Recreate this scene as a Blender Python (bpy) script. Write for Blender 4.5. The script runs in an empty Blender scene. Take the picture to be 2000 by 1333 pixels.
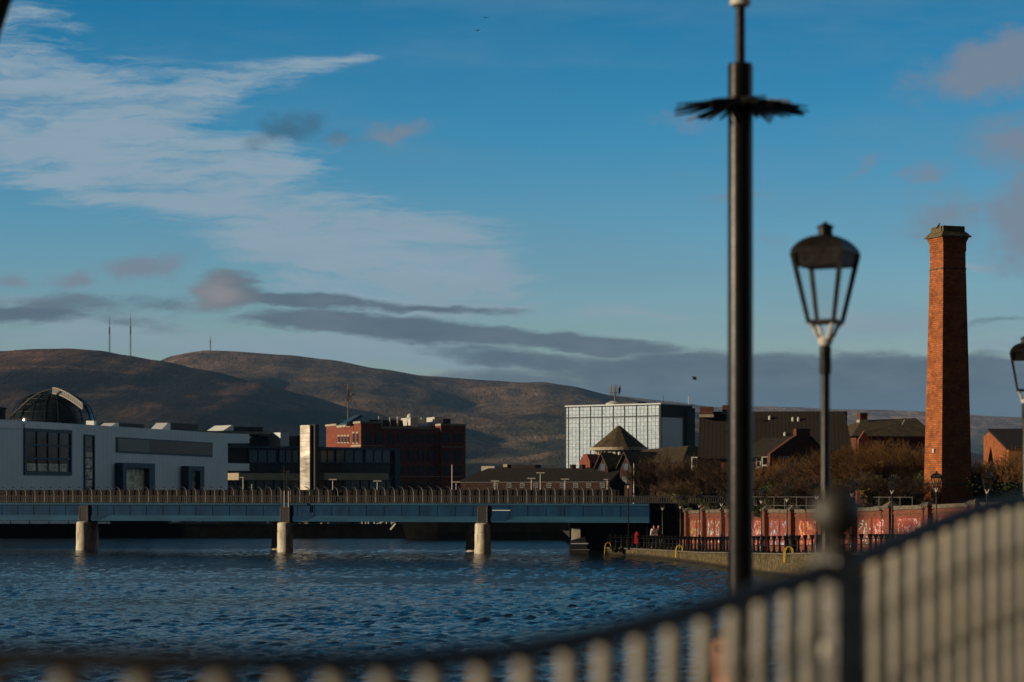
import bpy, bmesh, math, random
from mathutils import Vector, Matrix, noise
R = math.radians
random.seed(7)
C = bpy.context.scene.collection
S = bpy.context.scene
# ------------------------------------------------------------------ camera
F = 4722.0            # focal length in photo pixels (85 mm lens on 36 mm)
EYE = 4.5             # metres above the water
HZ = 965.0            # photo row of the horizon
cam = bpy.data.cameras.new('camera'); camo = bpy.data.objects.new('camera', cam); C.objects.link(camo)
camo.location = (0, 0, EYE); camo.rotation_euler = (R(90), 0, 0)
cam.lens = 85; cam.sensor_width = 36; cam.shift_y = (HZ-666.5)/2000.0
cam.clip_start = 0.1; cam.clip_end = 40000
cam.dof.use_dof = True; cam.dof.focus_distance = 130; cam.dof.aperture_fstop = 1.95; cam.dof.aperture_blades = 0
S.camera = camo
# ------------------------------------------------------------------ light
SUN_EL, SUN_BACK = 12.0, 14.0     # degrees; the sun stands to the left, 14 degrees behind the camera
sd = Vector((-math.cos(R(SUN_BACK))*math.cos(R(SUN_EL)), -math.sin(R(SUN_BACK))*math.cos(R(SUN_EL)), math.sin(R(SUN_EL))))
sl = bpy.data.lights.new('sun', 'SUN'); sl.energy = 4.2; sl.angle = R(0.5); sl.color = (1.0, 0.80, 0.56)
so = bpy.data.objects.new('sun', sl); C.objects.link(so); so.rotation_euler = sd.to_track_quat('Z', 'Y').to_euler()
S.view_settings.view_transform = 'Standard'; S.view_settings.look = 'None'
S.view_settings.exposure = 0.0; S.view_settings.gamma = 1.0
try:
    S.cycles.max_bounces = 8; S.cycles.volume_bounces = 0; S.cycles.transparent_max_bounces = 24
    S.cycles.use_denoising = True; S.cycles.caustics_reflective = False; S.cycles.caustics_refractive = False
except Exception: pass

def nn(nt, typ, **kw):
    n = nt.nodes.new(typ)
    for k, v in kw.items():
        if k.startswith('i_'):
            key = k[2:]; key = int(key) if key.isdigit() else key.replace('_', ' ')
            n.inputs[key].default_value = v
        else: setattr(n, k, v)
    return n
def math_(nt, op, a, b=None, clamp=False):
    n = nt.nodes.new('ShaderNodeMath'); n.operation = op; n.use_clamp = clamp
    for i, v in enumerate((a, b)):
        if v is None: continue
        if isinstance(v, (int, float)): n.inputs[i].default_value = v
        else: nt.links.new(v, n.inputs[i])
    return n.outputs[0]
def mixc(nt, fac, a, b, mode='MIX'):
    n = nt.nodes.new('ShaderNodeMix'); n.data_type = 'RGBA'; n.blend_type = mode
    for i, v in ((0, fac), (6, a), (7, b)):
        if isinstance(v, (int, float)): n.inputs[i].default_value = v
        elif isinstance(v, tuple): n.inputs[i].default_value = (v+(1,))[:4]
        else: nt.links.new(v, n.inputs[i])
    return n.outputs[2]

W = bpy.data.worlds.new('World'); S.world = W; W.use_nodes = True
nt = W.node_tree; nt.nodes.clear(); L = nt.links.new
sky = nn(nt, 'ShaderNodeTexSky', sky_type='NISHITA', sun_disc=False, sun_elevation=R(SUN_EL),
         sun_rotation=math.atan2(sd.x, sd.y), altitude=10, air_density=1.0, dust_density=0.6, ozone_density=2.0)
tc = nn(nt, 'ShaderNodeTexCoord'); sep = nn(nt, 'ShaderNodeSeparateXYZ'); L(tc.outputs['Generated'], sep.inputs[0])
dy = math_(nt, 'MAXIMUM', sep.outputs[1], 0.08)
u = math_(nt, 'DIVIDE', sep.outputs[0], dy); v = math_(nt, 'DIVIDE', sep.outputs[2], dy)
# sky chart coordinates: bearing and height above the horizon as tangents, scaled to handy numbers
U = math_(nt, 'ADD', math_(nt, 'MULTIPLY', u, F/1000), 1.0)
V = math_(nt, 'SUBTRACT', HZ/1000, math_(nt, 'MULTIPLY', v, F/1000))
cxyz = nn(nt, 'ShaderNodeCombineXYZ'); L(U, cxyz.inputs[0]); L(V, cxyz.inputs[1]); UV = cxyz.outputs[0]
def wnoise(scale, sx, sy, detail, rough, loc=(0, 0, 0), rot=0.0, src=None):
    m = nn(nt, 'ShaderNodeMapping'); m.inputs['Scale'].default_value = (sx, sy, 1); m.inputs['Location'].default_value = loc
    m.inputs['Rotation'].default_value = (0, 0, R(rot)); L(src or UV, m.inputs[0])
    n = nn(nt, 'ShaderNodeTexNoise'); n.inputs['Scale'].default_value = scale; n.inputs['Detail'].default_value = detail
    n.inputs['Roughness'].default_value = rough; L(m.outputs[0], n.inputs['Vector']); return n
def warp(amt_x, amt_y, scale, sx, sy, loc, src=None):
    n = wnoise(scale, sx, sy, 5, 0.55, loc)
    s = nn(nt, 'ShaderNodeVectorMath', operation='SUBTRACT'); L(n.outputs['Color'], s.inputs[0]); s.inputs[1].default_value = (.5, .5, .5)
    m = nn(nt, 'ShaderNodeVectorMath', operation='MULTIPLY'); L(s.outputs[0], m.inputs[0]); m.inputs[1].default_value = (amt_x, amt_y, 0)
    a = nn(nt, 'ShaderNodeVectorMath', operation='ADD'); L(src or UV, a.inputs[0]); L(m.outputs[0], a.inputs[1]); return a.outputs[0]
def blob(src, cx, cy, rx, ry, rot=0.0, amp=1.0, inner=0.0):
    m = nn(nt, 'ShaderNodeMapping', vector_type='TEXTURE'); m.inputs['Location'].default_value = (cx, cy, 0)
    m.inputs['Rotation'].default_value = (0, 0, R(rot)); m.inputs['Scale'].default_value = (rx, ry, 1); L(src, m.inputs[0])
    l = nn(nt, 'ShaderNodeVectorMath', operation='LENGTH'); L(m.outputs[0], l.inputs[0])
    r = nn(nt, 'ShaderNodeMapRange', interpolation_type='SMOOTHSTEP'); L(l.outputs[1], r.inputs[0])
    r.inputs[1].default_value = 1.0; r.inputs[2].default_value = inner; r.inputs[3].default_value = 0; r.inputs[4].default_value = amp
    return r.outputs[0]
def union(vals):
    o = vals[0]
    for x in vals[1:]: o = math_(nt, 'MAXIMUM', o, x)
    return o
def addup(vals):
    o = vals[0]
    for x in vals[1:]: o = math_(nt, 'ADD', o, x)
    return o
def remap(x, a, b, lo=0, hi=1):
    r = nn(nt, 'ShaderNodeMapRange', interpolation_type='SMOOTHSTEP'); L(x, r.inputs[0])
    for i, q in ((1, a), (2, b), (3, lo), (4, hi)): r.inputs[i].default_value = q
    return r.outputs[0]
SKY_TINT = (0.42, 0.80, 0.92)
tr_ = nn(nt, 'ShaderNodeValToRGB'); L(v, tr_.inputs[0]); te = tr_.color_ramp.elements
te[0].position = 0.02; te[0].color = (.92, .93, .96, 1); te[1].position = .30; te[1].color = (.045, .48, .66, 1)
for p_, c_ in ((.06, (.72, .88, .97, 1)), (.10, (.47, .82, .98, 1)), (.15, (.175, .71, .94, 1)), (.20, (.060, .58, .81, 1))): x_ = te.new(p_); x_.color = c_
base = mixc(nt, 1.0, sky.outputs[0], tr_.outputs[0], 'MULTIPLY')
base = mixc(nt, 1.0, base, (1.22, 1.20, 1.34), 'MULTIPLY')
STR = 0.10
def cl(r, g, b): return (r/STR, g/STR, b/STR)
# thin high cloud
wp1 = warp(.30, .10, 2.2, 1, 2.6, (3, 1, 0)); wp1 = warp(.05, .025, 12, .8, 3, (0, 4, 0), wp1)
cir = addup([blob(wp1, .02, .15, .50, .14, 0, .8), blob(wp1, .40, .165, .42, .06, -7, .75), blob(wp1, .18, .28, .52, .15, 4, .95),
             blob(wp1, .38, .37, .50, .16, 10, .95), blob(wp1, .12, .34, .30, .08, 10, .4), blob(wp1, .62, .42, .50, .08, 5, .7), blob(wp1, .74, .52, .42, .13, 6, 1.1), blob(wp1, .55, .30, .25, .05, 0, .45),
             blob(wp1, .90, .47, .26, .06, 6, .4), blob(wp1, .76, .54, .44, .13, 3, 1.1), blob(wp1, 1.35, .62, .5, .05, 0, .28), blob(wp1, 1.15, .40, .35, .05, 5, .12), blob(wp1, .66, .125, .17, .025, -6, .4), blob(wp1, .9, .132, .12, .014, -2, .25), blob(wp1, .02, .03, .25, .12, 0, .6)])
fib = wnoise(5.0, .55, 3.4, 8, .62, (1, 2, 0), 3, wp1).outputs[0]
fi2 = wnoise(11, .5, 5.0, 7, .68, (5, 7, 0), -4, wp1).outputs[0]
fb_ = math_(nt, 'ADD', math_(nt, 'MULTIPLY', math_(nt, 'SUBTRACT', fib, .5), 2.9), math_(nt, 'MULTIPLY', math_(nt, 'SUBTRACT', fi2, .5), 1.9))
cirr = remap(math_(nt, 'ADD', math_(nt, 'MINIMUM', cir, 1.1), math_(nt, 'MULTIPLY', fb_, remap(cir, 0, .35))), .16, 1.25)
low = addup([blob(wp1, .75, .56, .5, .05, 3, .6), blob(wp1, .85, .70, .30, .05, 8, .75), blob(wp1, .60, .675, .46, .06, 2, 1.0), blob(wp1, .20, .655, .4, .05, 0, .7), blob(wp1, .92, .60, .20, .03, 0, .8), blob(wp1, 1.28, .62, .22, .035, 4, .45), blob(wp1, 1.65, .635, .40, .045, 0, .5),
             blob(wp1, 1.88, .512, .13, .02, 0, .7), blob(wp1, 1.96, .665, .16, .035, -6, .85), blob(wp1, .15, .63, .35, .05, 0, .55), blob(wp1, .02, .59, .2, .03, 0, .5)])
lowc = remap(math_(nt, 'ADD', math_(nt, 'MINIMUM', low, 1.1), math_(nt, 'MULTIPLY', fb_, remap(low, 0, .3))), .08, .95)
c1 = mixc(nt, math_(nt, 'MULTIPLY', cirr, .88), base, cl(.30, .40, .48))
c1 = mixc(nt, math_(nt, 'MULTIPLY', lowc, .95), c1, cl(.28, .38, .44))
# faint veil everywhere above
veil = remap(wnoise(2.2, .5, 2.4, 8, .66, (7, 3, 0), -4).outputs[0], .42, .75, 0, .34)
c1 = mixc(nt, veil, c1, cl(.15, .27, .37))
# mauve puffs
wp2 = warp(.10, .07, 7, 1, 1.3, (9, 5, 0)); wp2 = warp(.045, .03, 22, 1, 1.2, (2, 8, 0), wp2); wp3x = warp(.10, .05, 12, .8, 1.6, (6, 3, 0), wp2)
puf0 = union([blob(wp2, .765, .262, .11, .032, -4, .62), blob(wp2, .27, .520, .13, .040, -4, .9), blob(wp2, .15, .545, .08, .032, 0, .8), blob(wp2, .66, .275, .06, .02, 0, .4),
             blob(wp2, 1.33, .24, .11, .035, 0, .42), blob(wp2, 1.45, .385, .12, .02, 2, .42), blob(wp2, 1.69, .325, .08, .026, -20, .42), blob(wp2, 1.81, .335, .09, .035, -18, .5), blob(wp2, 1.50, .47, .08, .04, 0, .2),
             blob(wp2, 1.85, .43, .16, .10, -10, .6), blob(wp2, 1.98, .12, .32, .095, -14, 1.1), blob(wp2, 2.05, .06, .18, .05, -14, .6), blob(wp2, 2.02, .28, .20, .085, 0, .85), blob(wp2, 2.02, .42, .16, .18, 10, 1.0), blob(wp2, .02, .545, .07, .03, 5, .55)])
tx2 = wnoise(14, 1, 1.5, 6, .6, (5, 2, 0)).outputs[0]
puf = remap(math_(nt, 'ADD', puf0, math_(nt, 'MULTIPLY', math_(nt, 'MULTIPLY', math_(nt, 'SUBTRACT', tx2, .5), 1.1), remap(puf0, 0, .2))), -.02, .85, 0, .85)
c1 = mixc(nt, puf, c1, cl(.205, .240, .30))
drk = remap(math_(nt, 'ADD', union([blob(wp3x, .565, .245, .13, .050, 4, .95), blob(wp3x, .66, .272, .12, .022, 6, .6), blob(wp3x, .50, .262, .08, .03, -6, .6)]), math_(nt, 'MULTIPLY', math_(nt, 'SUBTRACT', tx2, .5), 1.1)), .12, 1.15, 0, .78)
c1 = mixc(nt, drk, c1, cl(.050, .125, .20))
# grey bank
wp3 = warp(.14, .05, 4.0, .8, 2.4, (4, 9, 0)); wp3 = warp(.06, .028, 16, .7, 2.2, (1, 6, 0), wp3)
bank = union([blob(wp3, .43, .575, .13, .055, -3, .95, .3), blob(wp3, .60, .588, .30, .024, 2, .95, .2), blob(wp3, .85, .602, .30, .018, 3, .9), blob(wp3, .78, .640, .42, .036, 5, .97, .35), blob(wp3, 1.12, .665, .40, .030, 6, .95, .2),
              blob(wp3, 1.05, .705, .30, .034, 8, .92, .2), blob(wp3, 1.45, .735, .60, .060, 2, .97, .4), blob(wp3, 1.05, .75, .34, .05, 4, .85), blob(wp3, 1.75, .765, .85, .085, 0, 1.2, .5), blob(wp3, 1.35, .79, .45, .06, 0, 1.0, .3), blob(wp3, .62, .635, .28, .022, 4, .9, .2), blob(wp3, .05, .62, .22, .035, 0, .9, .2), blob(wp3, .10, .605, .32, .045, 2, .62, .1), blob(wp3, .34, .60, .22, .04, 0, .62, .1), blob(wp3, .22, .630, .26, .03, 4, .5), blob(wp3, 1.95, .635, .2, .012, -4, .5)])
tex = wnoise(6, .7, 2.6, 8, .66, (8, 8, 0)).outputs[0]
bank = remap(math_(nt, 'ADD', bank, math_(nt, 'MULTIPLY', math_(nt, 'MULTIPLY', math_(nt, 'SUBTRACT', tex, .5), 1.9), remap(bank, 0, .3))), .10, .85, 0, .95)
bcol = mixc(nt, remap(tex, .35, .7), cl(.092, .135, .180), cl(.140, .182, .225))
warm = blob(wp3, .41, .575, .12, .055, 0, .9)
bcol = mixc(nt, warm, bcol, cl(.30, .275, .285))
lowband = blob(wp3, 1.75, .80, 1.3, .075, 0, .75)
bcol = mixc(nt, lowband, bcol, cl(.115, .18, .245))
c1 = mixc(nt, bank, c1, bcol)
# unseen sky made up to shape light: dark deck behind, bright fill at right
g = nn(nt, 'ShaderNodeTexNoise'); g.inputs['Scale'].default_value = 3.0; g.inputs['Detail'].default_value = 6; L(tc.outputs['Generated'], g.inputs['Vector'])
deck = remap(g.outputs[0], .30, .58)
side = math_(nt, 'MULTIPLY', remap(sep.outputs[0], .40, .95), remap(sep.outputs[1], -.30, .15))
dk = mixc(nt, side, cl(.012, .014, .017), cl(.40, .52, .60))
dk = mixc(nt, math_(nt, 'MULTIPLY', deck, .6), dk, mixc(nt, side, cl(.018, .018, .020), cl(.34, .42, .47)))
inview = remap(math_(nt, 'SUBTRACT', sep.outputs[1], math_(nt, 'MULTIPLY', math_(nt, 'ABSOLUTE', sep.outputs[0]), .9)), .0, .5)
inv2 = math_(nt, 'MULTIPLY', inview, remap(sep.outputs[2], .46, .215))
fin = mixc(nt, inv2, dk, c1)
bg = nn(nt, 'ShaderNodeBackground'); bg.inputs[1].default_value = STR; L(fin, bg.inputs[0])
wo = nn(nt, 'ShaderNodeOutputWorld'); L(bg.outputs[0], wo.inputs[0])

# ------------------------------------------------------------------ materials
MAT = {}
def mat(name, col, rough=.7, var=.25, scale=1.5, metal=0.0, bump=0.0, col2=None, spec=.22, detail=5, stretch=(1, 1, 1), coat=0.0):
    if name in MAT: return MAT[name]
    m = bpy.data.materials.new(name); m.use_nodes = True; t = m.node_tree; b = t.nodes['Principled BSDF']
    b.inputs['Roughness'].default_value = rough; b.inputs['Metallic'].default_value = metal; b.inputs['Specular IOR Level'].default_value = spec
    b.inputs['Coat Weight'].default_value = coat
    tcx = nn(t, 'ShaderNodeTexCoord'); mp = nn(t, 'ShaderNodeMapping'); mp.inputs['Scale'].default_value = stretch
    t.links.new(tcx.outputs['Object'], mp.inputs[0])
    n = nn(t, 'ShaderNodeTexNoise'); n.inputs['Scale'].default_value = scale; n.inputs['Detail'].default_value = detail; n.inputs['Roughness'].default_value = .6
    t.links.new(mp.outputs[0], n.inputs['Vector'])
    r = nn(t, 'ShaderNodeMapRange'); t.links.new(n.outputs[0], r.inputs[0]); r.inputs[1].default_value = .3; r.inputs[2].default_value = .7
    lo = tuple(c*(1-var) for c in col); hi = col2 or tuple(min(1, c*(1+var)) for c in col)
    c = mixc(t, r.outputs[0], lo, hi); t.links.new(c, b.inputs['Base Color'])
    rr = nn(t, 'ShaderNodeMapRange'); t.links.new(n.outputs[0], rr.inputs[0]); rr.inputs[3].default_value = max(0, rough-.08); rr.inputs[4].default_value = min(1, rough+.08)
    t.links.new(rr.outputs[0], b.inputs['Roughness'])
    if bump:
        bp = nn(t, 'ShaderNodeBump'); bp.inputs['Strength'].default_value = bump; bp.inputs['Distance'].default_value = .05
        t.links.new(n.outputs[0], bp.inputs['Height']); t.links.new(bp.outputs[0], b.inputs['Normal'])
    MAT[name] = m; return m
def brick(name, c1, c2, mortar, w=.225, h=.075, ms=.012, rough=.85, bias=0.0, blotch=.35):
    m = bpy.data.materials.new(name); m.use_nodes = True; t = m.node_tree; b = t.nodes['Principled BSDF']; b.inputs['Roughness'].default_value = rough
    b.inputs['Specular IOR Level'].default_value = .25
    uvn = nn(t, 'ShaderNodeUVMap', uv_map='UVMap')
    bt = nn(t, 'ShaderNodeTexBrick'); t.links.new(uvn.outputs[0], bt.inputs['Vector'])
    bt.inputs['Color1'].default_value = c1+(1,); bt.inputs['Color2'].default_value = c2+(1,); bt.inputs['Mortar'].default_value = mortar+(1,)
    bt.inputs['Scale'].default_value = 1; bt.inputs['Mortar Size'].default_value = ms; bt.inputs['Brick Width'].default_value = w; bt.inputs['Row Height'].default_value = h
    bt.inputs['Bias'].default_value = bias
    n = nn(t, 'ShaderNodeTexNoise'); n.inputs['Scale'].default_value = 1.3; n.inputs['Detail'].default_value = 8; n.inputs['Roughness'].default_value = .7
    t.links.new(uvn.outputs[0], n.inputs['Vector'])
    r = nn(t, 'ShaderNodeMapRange'); t.links.new(n.outputs[0], r.inputs[0]); r.inputs[1].default_value = .35; r.inputs[2].default_value = .7; r.inputs[3].default_value = 1-blotch; r.inputs[4].default_value = 1+blotch*.4
    cc = nn(t, 'ShaderNodeCombineXYZ')
    for i in range(3): t.links.new(r.outputs[0], cc.inputs[i])
    c = mixc(t, 1.0, bt.outputs[0], cc.outputs[0], 'MULTIPLY'); t.links.new(c, b.inputs['Base Color'])
    MAT[name] = m; return m
def glassy(name, col, rough=.06, var=.4, scale=.5, col2=None, metal=0.0):
    return mat(name, col, rough, var, scale, metal, 0, col2, 1.0)
def mural(name, cols, base_, seed, cover=.5):
    m = bpy.data.materials.new(name); m.use_nodes = True; t = m.node_tree; b = t.nodes['Principled BSDF']; b.inputs['Roughness'].default_value = .7
    uvn = nn(t, 'ShaderNodeUVMap', uv_map='UVMap'); mp = nn(t, 'ShaderNodeMapping'); mp.inputs['Location'].default_value = (seed*3.1, seed*1.7, 0); t.links.new(uvn.outputs[0], mp.inputs[0])
    n = nn(t, 'ShaderNodeTexNoise'); n.inputs['Scale'].default_value = 1.5; n.inputs['Detail'].default_value = 2; n.inputs['Distortion'].default_value = 1.6; t.links.new(mp.outputs[0], n.inputs['Vector'])
    rp = nn(t, 'ShaderNodeValToRGB'); rp.color_ramp.interpolation = 'CONSTANT'; t.links.new(n.outputs[0], rp.inputs[0])
    e = rp.color_ramp.elements; e[0].position = 0; e[0].color = base_+(1,); e[1].position = .42; e[1].color = cols[0]+(1,)
    for i, c in enumerate(cols[1:]):
        x = e.new(.5+i*.09); x.color = c+(1,)
    n2 = nn(t, 'ShaderNodeTexNoise'); n2.inputs['Scale'].default_value = 2.4; n2.inputs['Detail'].default_value = 5; t.links.new(mp.outputs[0], n2.inputs['Vector'])
    r = nn(t, 'ShaderNodeMapRange'); t.links.new(n2.outputs[0], r.inputs[0]); r.inputs[1].default_value = cover; r.inputs[2].default_value = cover+.08; r.clamp = True
    c = mixc(t, r.outputs[0], rp.outputs[0], base_); t.links.new(c, b.inputs['Base Color']); MAT[name] = m; return m

M = {}
M['black'] = mat('black_paint', (.007, .007, .007), .33, .3, 6, 0, .05, spec=.28)
M['blackmat'] = mat('weathered_black_paint', (.010, .0095, .009), .42, .5, 9, 0, .2, col2=(.022, .019, .016))
M['postpaint'] = mat('weathered_post_paint', (.030, .028, .022), .50, .3, 14, 0, .2, col2=(.05, .045, .035), spec=.6)
M['postface'] = mat('sheeny_post_paint', (.028, .026, .021), .40, .4, 7, 0, .3, col2=(.06, .055, .043), spec=.9)
M['picket'] = mat('weathered_fence_paint', (.17, .165, .135), .46, .45, 7, 0, .35, col2=(.33, .315, .255), spec=.72)
M['rail'] = mat('grey_rail_paint', (.028, .028, .030), .6, .3, 9)
M['white'] = mat('white_paint', (.78, .77, .74), .5, .08, 3)
M['cradle'] = mat('pale_cast_metal', (.62, .60, .55), .45, .15, 9)
M['steel'] = mat('brushed_steel', (.16, .145, .12), .38, .4, 1.1, .55, 0, col2=(.50, .47, .42), stretch=(.3, .3, 1.0))
M['chimbrick'] = brick('orange_chimney_brick', (.60, .185, .045), (.36, .095, .028), (.24, .11, .06), w=.33, h=.125, ms=.018, blotch=.45)
M['redbrick'] = brick('red_brick', (.36, .085, .040), (.24, .055, .030), (.25, .11, .08), blotch=.4)
M['wallbrick'] = brick('promenade_wall_brick', (.25, .080, .045), (.17, .058, .036), (.18, .095, .072), w=.33, h=.12, ms=.014, blotch=.35)
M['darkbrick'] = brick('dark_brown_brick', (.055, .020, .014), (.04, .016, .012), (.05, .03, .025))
M['housebrick'] = brick('house_brick', (.19, .060, .032), (.13, .045, .026), (.13, .07, .055))
M['lichen'] = mat('lichen_stone', (.10, .085, .045), .95, .5, 5, 0, .5, col2=(.22, .18, .09))
M['stone'] = mat('pale_stone', (.42, .37, .29), .9, .3, 3, 0, .3)
M['coping'] = mat('coping_stone', (.15, .13, .10), .95, .45, 4, 0, .3)
M['concrete'] = mat('stained_concrete', (.42, .35, .24), .85, .2, 2.2, 0, .2, col2=(.92, .86, .72), stretch=(2, 2, .45))
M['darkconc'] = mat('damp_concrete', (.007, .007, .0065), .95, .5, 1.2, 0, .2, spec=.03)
M['tile'] = mat('brown_roof_tile', (.050, .040, .030), .95, .35, 4, 0, .4, spec=.15)
M['slate'] = mat('dark_slate', (.030, .026, .022), .95, .4, 3, 0, .3, spec=.15)
M['mossroof'] = mat('mossy_roof_tile', (.085, .065, .038), .95, .5, 2, 0, .3, spec=.2)
M['bridgeblue'] = mat('blue_bridge_paint', (.004, .038, .098), .6, .45, .6, 0, .05, spec=.1, stretch=(1.5, .5, .5))
M['bridgelight'] = mat('light_blue_bridge_paint', (.018, .080, .155), .6, .4, .4, 0, 0, spec=.1, stretch=(.5, .5, 3))
M['bluegrey'] = mat('blue_steel_frame', (.030, .075, .125), .5, .2, 2)
M['cladding'] = mat('white_metal_cladding', (.62, .70, .74), .45, .07, .25, 0, 0, stretch=(3.0, 1, .2))
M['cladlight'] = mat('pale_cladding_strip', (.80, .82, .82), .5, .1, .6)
M['darkglass'] = mat('dark_glass', (.012, .018, .022), .12, .5, .7, spec=.35)
M['tealglass'] = glassy('teal_glass', (.012, .085, .10), .10, .35, .3)
M['curtain_plain'] = glassy('reflecting_curtain_glass', (.19, .32, .42), .25, .22, .16, metal=.15)
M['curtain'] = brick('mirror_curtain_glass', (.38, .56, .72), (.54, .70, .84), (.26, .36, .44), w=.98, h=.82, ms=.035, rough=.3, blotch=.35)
M['shadeglass'] = glassy('grey_blue_glass', (.055, .075, .10), .2, .2, .1)
M['painted_reflection'] = mat('painted_reflection_pattern', (.012, .016, .014), .35, .3, 1.5, 0, 0, col2=(.95, .90, .62), detail=10)  # cream patches painted in for buildings reflected in the glass
M['bronze'] = mat('bronze_slatted_glass', (.10, .065, .045), .35, .35, 3, 0, 0, stretch=(4, 4, .2))
M['olivepanel'] = mat('beige_canopy', (.42, .36, .25), .7, .15, .5)
M['dark'] = mat('dark_grey_metal', (.030, .030, .032), .6, .3, 1)
M['grey'] = mat('grey_metal', (.22, .22, .21), .55, .25, 1)
M['mast'] = mat('galvanised_mast', (.14, .14, .14), .55, .3, .5)
M['timber'] = mat('brown_screen_panel', (.012, .009, .008), .8, .4, 1.5)
M['baluster'] = mat('beige_balusters', (.085, .083, .075), .7, .3, 2)
M['yellow'] = mat('yellow_paint', (.60, .43, .03), .5, .2, 8)
M['red'] = mat('red_plastic', (.62, .03, .02), .45, .15, 5)
M['skin'] = mat('skin', (.58, .30, .20), .5, .08, 20)
M['hair'] = mat('dark_hair', (.02, .014, .010), .6, .3, 60)
M['coat'] = mat('dark_coat', (.018, .018, .022), .85, .3, 15)
M['whitecoat'] = mat('pale_jacket', (.70, .70, .70), .8, .1, 10)
M['jeans'] = mat('jeans', (.03, .04, .07), .9, .2, 20)
M['bird'] = mat('dark_feathers', (.02, .022, .025), .8, .3, 20)
M['bark'] = mat('bark', (.060, .042, .028), .95, .4, 4, 0, .4)
M['twig'] = mat('amber_twigs', (.115, .058, .020), .9, .45, .6, 0, 0, col2=(.21, .110, .036))
M['twigd'] = mat('brown_twigs', (.060, .038, .024), .9, .45, .6, 0, 0, col2=(.12, .075, .040))
M['leaf'] = mat('evergreen_leaf', (.030, .045, .015), .8, .5, 1.2, 0, 0, col2=(.085, .105, .025))
M['ivy'] = mat('yellow_green_ivy', (.10, .10, .015), .8, .4, 3, 0, 0, col2=(.30, .26, .03))
M['pave'] = mat('paving', (.16, .14, .12), .9, .3, .8, 0, .2)
M['land'] = mat('town_ground', (.06, .06, .055), .95, .4, .02)
M['soil'] = mat('soil', (.035, .030, .018), .95, .5, .6)

# clear pane
def clear():
    m = bpy.data.materials.new('clear_pane'); m.use_nodes = True; t = m.node_tree; b = t.nodes['Principled BSDF']; out = t.nodes['Material Output']
    b.inputs['Base Color'].default_value = (.05, .05, .05, 1); b.inputs['Roughness'].default_value = .05
    tr = nn(t, 'ShaderNodeBsdfTransparent'); mx = nn(t, 'ShaderNodeMixShader'); mx.inputs[0].default_value = .05
    t.links.new(tr.outputs[0], mx.inputs[1]); t.links.new(b.outputs[0], mx.inputs[2]); t.links.new(mx.outputs[0], out.inputs[0]); return m
M['pane'] = clear()
def riverstone():
    m = mat('river_wall_stone', (.050, .040, .022), .95, .5, 4.0, 0, 1.0, col2=(.20, .155, .085), detail=10); t = m.node_tree; b = t.nodes['Principled BSDF']
    lk = b.inputs['Base Color'].links[0].from_socket
    g = nn(t, 'ShaderNodeNewGeometry'); s = nn(t, 'ShaderNodeSeparateXYZ'); t.links.new(g.outputs['Position'], s.inputs[0])
    n = nn(t, 'ShaderNodeTexNoise'); n.inputs['Scale'].default_value = 1.4; n.inputs['Detail'].default_value = 10; n.inputs['Roughness'].default_value = .75; t.links.new(g.outputs['Position'], n.inputs['Vector'])
    r = nn(t, 'ShaderNodeMapRange'); t.links.new(n.outputs[0], r.inputs[0]); r.inputs[1].default_value = .50; r.inputs[2].default_value = .62
    c = mixc(t, r.outputs[0], lk, (.055, .065, .018)); 
    r2 = nn(t, 'ShaderNodeMapRange'); t.links.new(s.outputs[2], r2.inputs[0]); r2.inputs[1].default_value = .10; r2.inputs[2].default_value = .22; r2.inputs[3].default_value = 1; r2.inputs[4].default_value = 0
    c = mixc(t, r2.outputs[0], c, (.03, .025, .018)); t.links.new(c, b.inputs['Base Color']); return m
M['riverstone'] = riverstone()
def ribbed(name, lo, hi, per, rough):   # standing-seam pattern in UV u
    m = bpy.data.materials.new(name); m.use_nodes = True; t = m.node_tree; b = t.nodes['Principled BSDF']; b.inputs['Roughness'].default_value = rough; b.inputs['Specular IOR Level'].default_value = .25
    uvn = nn(t, 'ShaderNodeUVMap', uv_map='UVMap'); w = nn(t, 'ShaderNodeTexWave', wave_type='BANDS', bands_direction='X', wave_profile='SAW'); w.inputs['Scale'].default_value = .314/per
    t.links.new(uvn.outputs[0], w.inputs['Vector'])
    n = nn(t, 'ShaderNodeTexNoise'); n.inputs['Scale'].default_value = .35; n.inputs['Detail'].default_value = 6; t.links.new(uvn.outputs[0], n.inputs['Vector'])
    r = nn(t, 'ShaderNodeMapRange'); t.links.new(w.outputs[1], r.inputs[0]); r.inputs[1].default_value = .0; r.inputs[2].default_value = .25
    c = mixc(t, r.outputs[0], lo, hi); c = mixc(t, math_(t, 'MULTIPLY', n.outputs[0], .55), c, tuple(x*.6 for x in lo))
    t.links.new(c, b.inputs['Base Color'])
    bp = nn(t, 'ShaderNodeBump'); bp.inputs['Strength'].default_value = .6; bp.inputs['Distance'].default_value = .06; t.links.new(w.outputs[1], bp.inputs['Height']); t.links.new(bp.outputs[0], b.inputs['Normal'])
    MAT[name] = m; return m
M['roofrib'] = ribbed('ribbed_tile_roof', (.010, .008, .007), (.036, .027, .020), .36, .95)
M['clad'] = ribbed('ribbed_white_cladding', (.62, .73, .78), (.76, .84, .88), 1.1, .45)

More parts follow.
